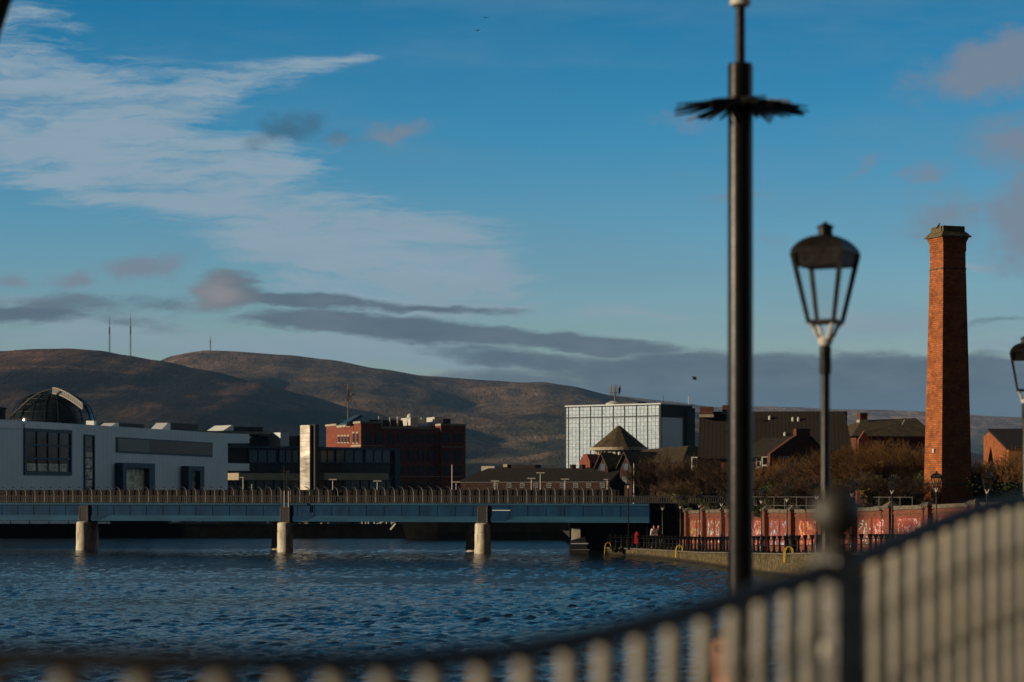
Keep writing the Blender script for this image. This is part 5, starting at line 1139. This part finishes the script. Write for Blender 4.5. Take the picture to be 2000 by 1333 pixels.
small_post(1238, 181, 977, 'slim lamp post under the slim headless pole near the bridge end')
small_post(1227.5, 176, 944, 'tallest dark lamp post rising above the bridge parapet at its right end')
small_post(1213, 184, 984, 'slim lamp post just left of the tallest dark one by the bridge')
small_post(1202, 186, 979, 'slim lamp post second from the left in the row against the bridge girder')
small_post(1190, 188, 986, 'leftmost slim lamp post of the row against the bridge girder')

# yellow ladder hoops on the river wall
def ladder(px_, d, lab, h=.85):
    ex, ez = edge_at(d); o = thing('safety_ladder', lab, 'ladder', (ex, d, ez), R(0), 'yellow ladders on the river wall')
    for yy in (-.28, .28):
        MB().path([(-.24, yy, -.45), (-.20, yy, .15), (-.12, yy, .32), (0, yy, .38), (.14, yy, .36), (.22, yy, .22), (.22, yy, .04)], .027, 6).build('hoop', M['yellow'], o)
    rg = MB()
    for k in range(5): rg.tube((-.24, -.28, -.42+k*.12), (-.24, .28, -.42+k*.12), .02, n=5)
    rg.build('rungs', M['yellow'], o)
ladder(1191, 181, 'faint yellow ladder hoop at the far end of the river wall')
ladder(1297, 163, 'yellow ladder hoop on the middle of the river wall left of the spiked pole')
ladder(1489, 132, 'bright yellow ladder hoop on the river wall just right of the spiked pole')
lb = thing('lifebuoy_post', 'red lifebuoy holder on the promenade railing near the underpass', 'lifebuoy', (X(1244, 176), 176, .5))
MB().box(-.16, .16, -.1, .1, .35, 1.05).build('red_housing', M['red'], lb, bevel=.03); MB().cyl(0, 0, 0, .35, .05, n=8).build('post', M['dark'], lb)
MB().lathe(0, 0, [(.10, 1.052), (.12, 1.15), (.02, 1.25)], 10).build('cap', M['red'], lb)
wr = thing('litter_bin', 'black litter bin with a domed top among the railing posts under the graffiti wall', 'bin', (X(1548, 140), 140, 1.08))
MB().lathe(0, 0, [(.24, 0), (.27, .75), (.30, .76), (.30, .82), (.22, 1.0), (.05, 1.08)], 14).build('body', M['black'], wr); MB().box(-.16, .16, -.30, -.2, .8, .9).build('slot', M['dark'], wr)

# ================================================================== raised ground behind the wall
bk = [(p.x+.25, p.y+.1) for p, _, _ in wpts]
vs = []; fs = []
for x_, y_ in bk[::-1]: vs.append((x_, y_, 3.0)); vs.append((x_+150, y_+4, 3.2))
for y_ in (196.0, 246.0): vs.append((bk[0][0]-1.5, y_, 2.6)); vs.append((bk[0][0]+200, y_, 2.8))
for i in range(len(vs)//2-1): a = i*2; fs.append((a, a+1, a+3, a+2))
struct(MB().add(vs, fs).build('raised_ground', M['soil']))

# ================================================================== planting
def branch_mesh(seed, H, spread, nlev=4, stems=4, dense=1.0):
    rnd = random.Random(seed); tr = MB(); tw = MB(); cnt = [0]
    def seg(mb, p, q, r0, r1):
        d = (q-p); a = d.orthogonal().normalized(); b = d.normalized().cross(a); o = []
        for c, r in ((p, r0), (q, r1)):
            for k in range(3):
                t = 2.0944*k; o.append(c+(a*math.cos(t)+b*math.sin(t))*r)
        mb.add(o, [(0,1,4,3),(1,2,5,4),(2,0,3,5)])
    def grow(p, d, L0, r, lev):
        n = 3; q = p
        for k in range(n):
            d2 = (d+Vector((rnd.gauss(0,.12), rnd.gauss(0,.12), rnd.gauss(.05,.06)))).normalized(); q2 = q+d2*L0/n
            seg(tr if lev < 2 else tw, q, q2, r*(1-.25*k/n), r*(1-.25*(k+1)/n)); q = q2; d = d2
            if lev < nlev and k > 0 or lev >= nlev-1 and lev < nlev:
                for _ in range(int(2+dense*rnd.random()*1.6)):
                    a = rnd.uniform(0, 6.283); t_ = rnd.uniform(.35, .85)*spread; ax = d.orthogonal().normalized(); ay = d.cross(ax)
                    dd_ = (d*math.cos(t_)+(ax*math.cos(a)+ay*math.sin(a))*math.sin(t_)+Vector((0, 0, .18))).normalized()
                    grow(q, dd_, L0*rnd.uniform(.5, .78), max(.010, r*.55), lev+1)
    for s_ in range(stems):
        a = 2*math.pi*s_/stems+rnd.random(); lean = rnd.uniform(.1, .45)*spread
        grow(Vector((.1*math.cos(a), .1*math.sin(a), -.1)), Vector((math.cos(a)*lean, math.sin(a)*lean, 1)).normalized(), H*rnd.uniform(.32, .42), .055, 0)
    return tr, tw
def make_tree(seed, H, spread, stems, m_, dense=1.0):
    o = thing('bare_tree', 'tbd', 'tree', (0, 0, 0), 0, 'bare winter trees behind the graffiti wall')
    a, b = branch_mesh(seed, H, spread, 4, stems, dense)
    a.build('trunk', M['bark'], o); b.build('twig_crown', m_, o); return o
protos = [make_tree(11, 6.2, 1.0, 4, M['twig']), make_tree(12, 5.8, 1.15, 5, M['twig']), make_tree(13, 6.5, .85, 4, M['twigd']), make_tree(14, 5.2, 1.2, 6, M['twigd'])]
used = [False]*4
def tree_top(o): return max((c.data.vertices[i].co.z for c in bpy.data.objects if c.parent == o for i in range(0, len(c.data.vertices), 7)))
tops = [tree_top(o) for o in protos]
TREES = [  # px, d, top row, proto, label
 (1272,192,893,2,'bare brown tree left of the stone capped pillar beside the hipped hall'), (1300,196,884,3,'pale twigged bare tree above the stone capped pillar'), (1328,190,892,2,'bare tree between the stone capped pillar and the brick terrace'),
 (1352,186,905,3,'bare tree under the first white bay window'), (1382,184,893,2,'bare tree before the left chimney side of the brick terrace'), (1402,180,903,3,'bare tree immediately left of the spiked pole behind the wall'),
 (1438,176,900,2,'bare tree hidden behind the spiked pole'), (1474,172,905,3,'bare tree immediately right of the spiked pole'), (1500,174,918,2,'bare tree under the second white bay window'),
 (1520,170,900,1,'amber bare tree at the left corner of the stepped gable'), (1545,166,893,3,'bare tree in front of the middle of the stepped gable'), (1572,164,899,2,'bare tree in front of the right half of the stepped gable'),
 (1596,166,888,1,'amber bare tree behind the near lantern pole'), (1620,163,880,2,'bare tree directly behind the pole of the near lantern'), (1640,160,873,0,'amber bare tree right of the near lantern pole'), (1662,163,868,1,'amber bare tree under the right end of the ribbed roof'),
 (1684,158,870,0,'amber bare tree above the ivy pillar'), (1704,161,864,1,'amber bare tree below the chimney of the hipped house'), (1724,156,871,0,'amber bare tree in front of the hipped house'), (1742,160,865,1,'amber bare tree behind the far lantern before the chimney stack'),
 (1764,157,868,0,'amber bare tree second left of the brick chimney stack'), (1786,160,862,2,'bare tree touching the left edge of the brick chimney stack'), (1806,163,872,0,'bare tree half behind the brick chimney stack'),
 (1903,160,893,3,'bare tree just right of the brick chimney stack'), (1926,158,898,2,'bare tree in front of the sunlit gable'), (1950,160,884,3,'bare tree right of the sunlit gable peak'), (1972,157,880,1,'amber bare tree at the right edge under the half seen lantern'), (1996,160,888,2,'bare tree cut by the right edge of the picture'),
 (1650,150,925,3,'low bare tree behind the ball finial above the wall'), (1715,148,928,2,'low bare tree behind the wall right of the ivy pillar'), (1775,147,925,3,'low bare tree behind the wall left of the chimney stack foot'), (1590,155,930,2,'low bare tree behind the wall left of the ball finial'), (1535,158,935,3,'low bare tree behind the wall above the pale graffiti panel'), (1340,180,940,2,'low bare tree behind the wall above the green mural')]
random.seed(3)
for px_, d, top, k, lab in TREES:
    o = protos[k] if not used[k] else copy_tree(protos[k]); used[k] = True
    zb_ = 2.95; s_ = (Z(top-9, d)-zb_)/tops[k]; o.location = (X(px_, d), d, zb_); o.scale = (max(s_, .75)*random.uniform(.95, 1.2), max(s_, .75), s_); o.rotation_euler = (0, 0, random.uniform(0, 6.28)); o['label'] = lab
def shrub_mesh(seed, w, h, n, leaf=.09, m_='leaf'):
    rnd = random.Random(seed); mb = MB(); cl_ = [(rnd.gauss(0, w*.38), rnd.gauss(0, w*.30), rnd.uniform(.15, .9)*h, rnd.uniform(.25, .5)*min(w, h)*.8) for _ in range(14)]
    for k in range(n):
        cx_, cy_, cz_, r_ = rnd.choice(cl_); v = Vector((rnd.gauss(0, 1), rnd.gauss(0, 1), rnd.gauss(0, 1))).normalized()*r_*rnd.uniform(.6, 1.05); p = Vector((cx_, cy_, cz_))+v
        if p.z < 0: p.z = rnd.uniform(0, .4)
        a = Vector((rnd.gauss(0, 1), rnd.gauss(0, 1), rnd.gauss(0, 1))).normalized(); b = a.orthogonal().normalized(); s_ = leaf*rnd.uniform(.6, 1.3)
        mb.add([p-a*s_, p+b*s_*.5, p+a*s_, p-b*s_*.5], [(0, 1, 2, 3)])
    return mb
SHR = []
def shrub(px_, d, top, w, lab, z0=2.95, k=0, mm='leaf', name='evergreen_shrub'):
    while len(SHR) < 2: SHR.append(None)
    key = (k, mm)
    o = thing(name, lab, 'shrub', (X(px_, d), d, z0), random.uniform(0, 6), 'evergreen shrubs behind the walls')
    h_ = Z(top, d)-z0; shrub_mesh(px_, w, h_, int(1500*w*h_*.35)+500).build('foliage', M[mm], o)
    st = MB(); 
    for q in range(4): st.tube((0, 0, 0), (w*.25*math.cos(q*1.6), w*.25*math.sin(q*1.6), h_*.6), .04, .02, 5)
    st.build('stems', M['bark'], o)
shrub(1277, 188, 972, 1.3, 'dark evergreen bush at the right end of the bridge girder', .5); shrub(1296, 189, 990, 1.1, 'dark bush spilling over the left end of the graffiti wall', .5)
shrub(1480, 155, 987, .55, 'small bright green bush on top of the wall right of the spiked pole', 3.0)
shrub(1310, 195, 962, 1.6, 'dark bush behind the stone capped pillar'); shrub(1345, 186, 958, 1.8, 'dark bush behind the wall by the green mural'); shrub(1395, 182, 955, 1.9, 'dark bush behind the wall left of the spiked pole')
shrub(1515, 166, 945, 1.7, 'dark bush behind the wall below the second bay window'); shrub(1560, 163, 940, 1.8, 'dark bush behind the wall below the stepped gable'); shrub(1602, 160, 938, 1.8, 'dark bush behind the wall at the near lantern pole')
shrub(1645, 158, 930, 1.9, 'dark bush behind the ball finial'); shrub(1695, 155, 932, 1.9, 'dark bush behind the ivy pillar'); shrub(1745, 153, 930, 1.9, 'dark bush behind the wall before the chimney stack'); shrub(1788, 156, 925, 1.8, 'dark bush at the left foot of the chimney stack')
shrub(1905, 150, 935, 1.7, 'dark bush at the right foot of the chimney stack'); shrub(1950, 150, 940, 1.9, 'dark bush below the sunlit gable'); shrub(1990, 150, 938, 1.7, 'dark bush at the right edge behind the railing')
shrub(1172, 183.5, 1062, .9, 'tuft of rough yellow green grass at the far left end of the river wall', .15, 0, 'ivy', 'grass_clump'); shrub(1205, 177.5, 1067, .7, 'low rough grass below the slim lamp posts at the river wall', .2, 0, 'leaf', 'grass_clump')
ivm = MB(); rnd = random.Random(2)
for k in range(700):
    a = rnd.uniform(0, 6.28); z_ = rnd.uniform(1.3, Z(957, 146)-1.35); r_ = .36+rnd.uniform(-.02, .07); p = Vector((r_*math.cos(a)+.12, r_*math.sin(a), z_)); t_ = Vector((rnd.gauss(0, 1), rnd.gauss(0, 1), rnd.gauss(0, 1))).normalized()*.07; b = t_.orthogonal()*.6
    ivm.add([p-t_, p+b, p+t_, p-b], [(0, 1, 2, 3)])
ivm.build('ivy', M['ivy'], iv)
wfn = thing('post_and_rail_fence', 'pale post and rail fence standing behind the top of the graffiti wall', 'fence', (0, 0, 0))
fp = [(1450,161),(1473,159),(1493,158),(1512,157),(1533,155.5),(1556,154),(1575,153),(1598,151.5),(1625,150),(1650,148.5),(1693,146.5),(1717,145),(1737,144),(1758,143),(1782,142)]
fpp = [Vector((X(a, d), d, 3.0)) for a, d in fp]
for p_ in fpp: MB().cyl(p_.x, p_.y, 3.0, 4.35, .03, n=6).build('post', M['mast'], wfn)
for hh in (.75, 1.3): MB().path([p_+Vector((0, 0, hh)) for p_ in fpp], .018, 4).build('rail', M['mast'], wfn)

# ================================================================== hill masts
def hillmast(px_, D, tab, top, w_, lab, off):
    zb_ = Z(interp(tab, px_), D)-9; H_ = Z(top, D)-zb_
    o = thing('transmitter_mast', lab, 'mast', (X(px_, D), D+off, zb_))
    a = MB()
    for sx, sy in ((1, 1), (-1, 1), (-1, -1), (1, -1)): a.tube((sx*w_*.5, sy*w_*.5, 0), (sx*w_*.4, sy*w_*.4, H_*.72), w_*.16, n=4)
    n_ = 18
    for k in range(n_):
        z0_, z1_ = H_*.72*k/n_, H_*.72*(k+1)/n_
        for sx, sy, tx, ty in ((1,1,-1,1),(-1,1,-1,-1),(-1,-1,1,-1),(1,-1,1,1)): a.tube((sx*w_*.47, sy*w_*.47, z0_), (tx*w_*.47, ty*w_*.47, z1_), w_*.10, n=4)
    a.build('lattice', M['mast'], o)
    MB().lathe(0, 0, [(w_*.55, H_*.55), (w_*.55, H_*.72), (w_*.28, H_*.74), (w_*.26, H_*.9), (w_*.12, H_*.91), (w_*.08, H_)], 10).build('aerial_column', M['mast'], o)
hillmast(214, 3900, TA, 618, 1.9, 'left of the two tall transmitter masts on the nearer moorland hill', 0)
hillmast(255, 3900, TA, 612, 1.9, 'right and tallest of the two transmitter masts on the nearer moorland hill', 0)
hillmast(411, 5600, TB, 656, 2.2, 'short transmitter mast on the summit of the hill behind', 0)

# ================================================================== near railing
PK = [(-330,3.46),(-180,3.45),(-15,3.45),(133,3.45),(280,3.45),(434,3.45),(560,3.51),(658,3.59),(756,3.67),(847,3.76),(945,3.84),(1029,3.93),(1113,4.01),(1183,4.10),(1253,4.19),(1316,4.28),(1379,4.37),(1436,4.46),(1490,4.55),(1541,4.64),
      (1584,4.72),(1672,4.89),(1715,4.99),(1754,5.09),(1790,5.19),(1823,5.29),(1856,5.39),(1886,5.49),(1916,5.59),(1946,5.69),(1974,5.79),(2001,5.89),(2027,5.99),(2053,6.09),(2078,6.19),(2102,6.29),(2126,6.39)]
SC = lambda px: .92+.33*max(0, min(1, (px-434)/1600))
RY = [(-400,1283),(0,1287),(420,1295),(700,1295),(910,1284),(1050,1265),(1190,1237),(1330,1201),(1400,1182),(1460,1162),(1520,1146),(1580,1127),(1640,1105),(1685,1086),(1730,1068),(1760,1053),(1820,1028),(1880,1005),(1940,987),(2000,975),(2060,968),(2200,960)]
def lin(tab, x):
    if x <= tab[0][0]: return tab[0][1]
    for a, b in zip(tab, tab[1:]):
        if x <= b[0]: return a[1]+(b[1]-a[1])*(x-a[0])/(b[0]-a[0])
    return tab[-1][1]
NR = thing('near_railing', 'strongly blurred curved railing of upright bars with a dark top rail in the foreground', 'railing', (0, 0, 0))
rp = []
for px_, d in PK: rp.append(P(px_, lin(RY, px_), d*SC(px_)))
rm = MB(); 
prof_ = [(-.026, -.016), (.026, -.016), (.030, .004), (.018, .018), (-.018, .018), (-.030, .004)]
rv = []; rf_ = []
for i, p_ in enumerate(rp):
    a = rp[max(0, i-1)]; b = rp[min(len(rp)-1, i+1)]; t_ = (b-a); t_.z = 0; t_.normalize(); n = Vector((-t_.y, t_.x, 0))
    for ox, oz in prof_: rv.append(p_+n*ox+Vector((0, 0, oz)))
for i in range(len(rp)-1):
    for k in range(6): a = i*6; rf_.append((a+k, a+(k+1) % 6, a+6+(k+1) % 6, a+6+k))
rf_ += [(5, 4, 3, 2, 1, 0), tuple((len(rp)-1)*6+k for k in range(6))]
rm.add(rv, rf_).build('top_rail', M['rail'], NR)
lower = MB(); lower.path([Vector((p_.x, p_.y, p_.z-1.0)) for p_ in rp], .016, 6); lower.build('bottom_rail', M['rail'], NR)
for (px_, d), p_ in zip(PK, rp):
    zt2 = p_.z-.017; m_ = MB(); m_.lathe(0, 0, [(.0215, 3.045-zt2), (.0215, -.16), (.024, -.14), (.024, -.11), (.0215, -.09), (.0215, 0)], 20)
    o = m_.build('picket', M['picket'], NR, smooth=True); o.location = (p_.x, p_.y, zt2)
pp_ = P(1634, 1098, 4.80*SC(1634))
pang = math.atan2(5.09-4.46, (X(1754, 5.09)-X(1436, 4.46)))
po = MB().box(-.049, .049, -.049, .049, 3.04-pp_.z, .012).build('main_post', M['postface'], NR, bevel=.004); po.location = pp_; po.rotation_euler = (0, 0, R(37))
MB().lathe(0, 0, [(.055, .013), (.055, .028), (.030, .040), (.026, .050), (.030, .058)], 20).build('neck', M['postpaint'], po, smooth=True)
MB().ball(0, 0, .110, .062, 24, 14).build('ball_finial', M['postpaint'], po, smooth=True)
bt = MB().lathe(0, 0, [(.017, 0), (.017, .006), (.010, .010), (.001, .011)], 16).build('bolt', M['cradle'], po, smooth=True); bt.location = (-.0495, -.01, -.20); bt.rotation_euler = (0, R(-90), 0)

# ================================================================== tall spiked pole and the leaning pole
d = 18.0
SP = thing('spiked_pole', 'tall dark pole with a ring of anti climb spikes and a thin rod on top', 'pole', (X(1446, d), d, 2.84))
spz = lambda py: Z(py, d)-2.84
MB().lathe(0, 0, [(.16, 0), (.16, .03), (.098, .04), (.0945, 1.2), (.0925, spz(125)-.02), (.088, spz(125))], 32).build('pole', M['black'], SP, smooth=True)
MB().lathe(0, 0, [(.036, spz(125)+.001), (.035, spz(9))], 20).build('rod', M['blackmat'], SP, smooth=True)
MB().lathe(0, 0, [(.060, spz(13)), (.077, spz(10)), (.078, spz(1)), (.05, spz(-8)), (.036, spz(-20)), (.036, spz(-120))], 24).build('top_collar', M['cradle'], SP, smooth=True)
MB().lathe(0, 0, [(.100, spz(206)), (.112, spz(204)), (.112, spz(192)), (.100, spz(190))], 32).build('spike_collar', M['blackmat'], SP, smooth=True)
sm_ = MB(); sm_.hexa([(.09,-.016,-.008),(.09,.016,-.008),(.09,.016,.008),(.09,-.016,.008)], [(.50,-.009,-.005),(.50,.009,-.005),(.50,.009,.005),(.50,-.009,.005)])
sp0 = sm_.build('spike', M['blackmat'], SP); random.seed(8)
for k in range(72):
    o = sp0 if k == 0 else sp0.copy()
    if k: C.objects.link(o)
    a = 2*math.pi*k/72+random.uniform(-.03, .03); o.location = (0, 0, spz(195)+random.uniform(-.009, .009)); o.rotation_euler = Matrix.Rotation(a, 4, 'Z').to_3x3().__matmul__(Matrix.Rotation(R(random.uniform(6.0, 13.5)), 3, 'Y')).to_euler(); s_ = random.uniform(.82, 1.08); o.scale = (s_, 1, 1)
d = 14.0
LPo = thing('leaning_pole', 'dark leaning pole just cutting the top left corner of the picture', 'pole', (0, 0, 0))
p1 = P(4, 0, d); p2 = P(-21, 75, d); dr = (p2-p1).normalized(); top = p1-dr*2.0; kk = (3.0-p1.z)/dr.z; bot = p1+dr*kk
MB().tube(bot, top, .055, .055, 24).build('pole', M['blackmat'], LPo, smooth=True); MB().ball(top.x, top.y, top.z, .075, 16, 10).build('end_cap', M['cradle'], LPo, smooth=True)

# ================================================================== people
def skin(name, pts, edges, m_, parent=None, sub=1, root=0):
    me = bpy.data.meshes.new(name); me.from_pydata([p[:3] for p in pts], edges, []); o = bpy.data.objects.new(name, me); C.objects.link(o)
    md = o.modifiers.new('skin', 'SKIN'); sv = me.skin_vertices[0].data
    for i, p in enumerate(pts): r = p[3]; sv[i].radius = (r, p[4] if len(p) > 4 else r); sv[i].use_root = (i == root)
    md.use_smooth_shade = True
    s2 = o.modifiers.new('sub', 'SUBSURF'); s2.levels = sub; s2.render_levels = sub
    me.materials.append(m_)
    if parent is not None: o.parent = parent
    return o
def walker(px_, d, rz, label, coat, sw=.22, zb_=.49):
    o = thing('person', label, 'person', (X(px_, d), d, zb_), rz, 'people walking on the far promenade')
    # pelvis, spine, chest, neck, head; arms; legs in mid stride
    pts = [(0,0,.92,.14,.11),(0,0,1.12,.13,.10),(0,0,1.36,.16,.11),(0,-.01,1.50,.055),(0,-.02,1.60,.085,.095),(0,-.02,1.70,.075,.085),
           (.19,0,1.42,.06),(.25,.06,1.15,.045),(.24,-.06,.92,.035),(.24,-.12,.84,.03),(-.19,0,1.42,.06),(-.25,-.08,1.16,.045),(-.24,-.2,.95,.035),(-.24,-.26,.88,.03),
           (.09,0,.86,.09),(.10,-sw*.5,.48,.06),(.10,-sw*.9,.09,.04),(.10,-sw*.9-.14,.04,.04),(-.09,0,.86,.09),(-.10,sw*.35,.48,.06),(-.10,sw*1.1,.12,.04),(-.10,sw*1.1-.12,.04,.04),(0,-.125,1.62,.018)]
    ed = [(0,1),(1,2),(2,3),(3,4),(4,5),(2,6),(6,7),(7,8),(8,9),(2,10),(10,11),(11,12),(12,13),(0,14),(14,15),(15,16),(16,17),(0,18),(18,19),(19,20),(20,21)]
    skin('body', pts[:22], ed, M['skin'], o)
    cp_ = [(0,0,.86,.17,.14),(0,0,1.12,.16,.13),(0,0,1.36,.185,.135),(.19,0,1.42,.08),(.25,.06,1.15,.065),(.24,-.06,.93,.05),(-.19,0,1.42,.08),(-.25,-.08,1.16,.065),(-.24,-.2,.96,.05),(0,-.005,1.47,.08)]
    skin('jacket', cp_, [(0,1),(1,2),(2,3),(3,4),(4,5),(2,6),(6,7),(7,8),(2,9)], coat, o)
    skin('trousers', [(0,0,.90,.145,.12),(.09,0,.84,.105),(.10,-sw*.5,.48,.078),(.10,-sw*.9,.12,.06),(-.09,0,.84,.105),(-.10,sw*.35,.48,.078),(-.10,sw*1.1,.15,.06)], [(0,1),(1,2),(2,3),(0,4),(4,5),(5,6)], M['jeans'], o)
    skin('hair', [(0,.0,1.66,.10,.10),(0,.0,1.735,.075,.08)], [(0,1)], M['hair'], o)
walker(1277.5, 176, R(200), 'person in a pale jacket walking beside another by the left end of the wall', M['whitecoat'])
walker(1286, 177, R(20), 'person in dark clothes walking beside the one in the pale jacket', M['coat'], .18)
# seated person just beyond the near railing
d = 10.4; ps = thing('person', 'person sitting low beyond the near railing, dark hair and sunlit face between the bars', 'person', (X(1452, d), d, 3.09), R(-55))
pts = [(0,0,0.150,.16,.13),(0,-.02,0.310,.14,.11),(0,-.05,0.490,.16,.11),(0,-.06,0.610,.055),(0,-.075,0.660,.075,.08),(0,-.085,0.730,.082,.095),(0,-.07,0.800,.072,.088),(0,-.175,0.715,.014),
       (.19,-.05,0.560,.055),(.25,-.10,0.310,.042),(.16,-.32,0.250,.034),(.12,-.40,0.250,.030),(-.19,-.05,0.560,.055),(-.25,-.10,0.310,.042),(-.16,-.32,0.250,.034),(-.12,-.40,0.250,.030),
       (.10,-.05,0.150,.09),(.13,-.46,.45,.065),(.13,-.46,.08,.042),(.13,-.60,.04,.038),(-.10,-.05,0.150,.09),(-.13,-.46,.45,.065),(-.13,-.46,.08,.042),(-.13,-.60,.04,.038)]
ed = [(0,1),(1,2),(2,3),(3,4),(4,5),(5,6),(5,7),(2,8),(8,9),(9,10),(10,11),(2,12),(12,13),(13,14),(14,15),(0,16),(16,17),(17,18),(18,19),(0,20),(20,21),(21,22),(22,23)]
for sx, b_ in ((1, 11), (-1, 15)):
    bx_, by_, bz_ = pts[b_][:3]
    for k in range(4):
        i0 = len(pts); pts.append((bx_-.026+.0175*k, by_-.045, bz_+.01, .010)); pts.append((bx_-.026+.0175*k, by_-.075-.006*(k in (1, 2)), bz_-.012, .008)); ed += [(b_, i0), (i0, i0+1)]
    i0 = len(pts); pts.append((bx_-sx*.045, by_-.01, bz_, .011)); pts.append((bx_-sx*.055, by_-.035, bz_-.005, .009)); ed += [(b_, i0), (i0, i0+1)]
skin('body', pts, ed, M['skin'], ps, 2)
skin('coat', [(0,0,0.130,.19,.16),(0,-.02,0.310,.17,.14),(0,-.05,0.490,.185,.135),(.19,-.05,0.560,.075),(.25,-.10,0.310,.062),(.17,-.29,0.255,.050),(-.19,-.05,0.560,.075),(-.25,-.10,0.310,.062),(-.17,-.29,0.255,.050),(0,-.055,0.585,.075)], [(0,1),(1,2),(2,3),(3,4),(4,5),(2,6),(6,7),(7,8),(2,9)], M['coat'], ps, 2)
skin('trousers', [(0,-.0,0.150,.175,.145),(.10,-.05,0.160,.105),(.13,-.46,.45,.085),(.13,-.46,.12,.065),(-.10,-.05,0.160,.105),(-.13,-.46,.45,.085),(-.13,-.46,.12,.065)], [(0,1),(1,2),(2,3),(0,4),(4,5),(5,6)], M['jeans'], ps, 2)
skin('hair', [(0,-.045,0.740,.092,.085),(0,-.05,0.825,.082,.098),(0,-.095,0.845,.055,.05)], [(0,1),(1,2)], M['hair'], ps, 2)
for sx in (-1, 1): skin('eye', [(sx*.032,-.168,.752,.009),(sx*.033,-.170,.752,.009)], [(0,1)], M['black'], ps, 2)
bn = thing('stone_seat', 'low stone seat under the sitting person beyond the near railing', 'seat', (X(1452, d), d+.05, 3.06), R(-55)); MB().box(-.5, .5, -.22, .3, .045, .125).build('slab', M['stone'], bn, bevel=.01)
for x_ in (-.38, .38): MB().box(x_-.07, x_+.07, -.18, .24, -.02, .044).build('support', M['stone'], bn)

# ================================================================== birds
def bird(px_, py_, d, label, rz=0, flap=.35, size=1.0, sit=False):
    o = thing('bird', label, 'bird', P(px_, py_, d), rz); o.scale = (size,)*3
    b = MB(); rings = []; prof = [(-.26,.004,0),(-.20,.03,.0),(-.10,.055,0),(0,.065,0),(.10,.05,.01),(.15,.036,.025),(.19,.036,.035),(.225,.02,.03),(.26,.003,.022)]
    for x_, r_, z_ in prof: rings += [(x_, r_*math.cos(k*math.pi/4), z_+r_*math.sin(k*math.pi/4)) for k in range(8)]
    fs = [(i*8+k, i*8+(k+1) % 8, (i+1)*8+(k+1) % 8, (i+1)*8+k) for i in range(8) for k in range(8)]; b.add(rings, fs)
    b.add([(-.38,-.06,0),(-.38,.06,0),(-.2,.03,.005),(-.2,-.03,.005),(-.38,-.06,.008),(-.38,.06,.008),(-.2,.03,.013),(-.2,-.03,.013)], [(0,1,2,3),(7,6,5,4),(0,4,5,1),(1,5,6,2),(2,6,7,3),(3,7,4,0)])
    b.build('body', M['bird'], o, smooth=True)
    for s_ in (-1, 1):
        w = MB()
        if sit: pl_ = [((.08, .055, .02), (-.1, .06, .0)), ((-.02, .06, .03), (-.28, .03, -.01))]
        else: pl_ = [((.10, .04, .02), (-.08, .04, .02)), ((.14, .24, .02+flap*.22), (-.05, .24, .02+flap*.2)), ((.02, .55, .02+flap*.18), (-.10, .50, .02+flap*.16))]
        vs = []
        for a, c in pl_:
            for q, t_ in ((a, 0), (c, 0), (c, .012), (a, .012)): vs.append((q[0], s_*q[1], q[2]+t_))
        fs = [(i*4+k, i*4+(k+1) % 4, i*4+4+(k+1) % 4, i*4+4+k) for i in range(len(pl_)-1) for k in range(4)]+[(0,1,2,3), tuple(len(pl_)*4-4+k for k in (3,2,1,0))]
        w.add(vs, fs).build('wing', M['bird'], o)
    return o
bird(948, 35, 130, 'upper of two tiny dark birds high in the blue sky', R(80), .2, .38)
bird(932.5, 60, 130, 'lower of two tiny dark birds high in the blue sky', R(60), .3, .38)
bird(1357, 741, 150, 'gull gliding low in the sky left of the spiked pole', R(150), .9, .75)
bs = bird(1833, 441.5, 149.2, 'bird perched on the cap of the brick chimney stack', R(30), 0, .9, True); bs.rotation_euler = (0, R(-48), R(30))
MB().tube((-.05, .02, -.04), (-.14, .02, -.12), .012, n=4).build('leg', M['bird'], bs)
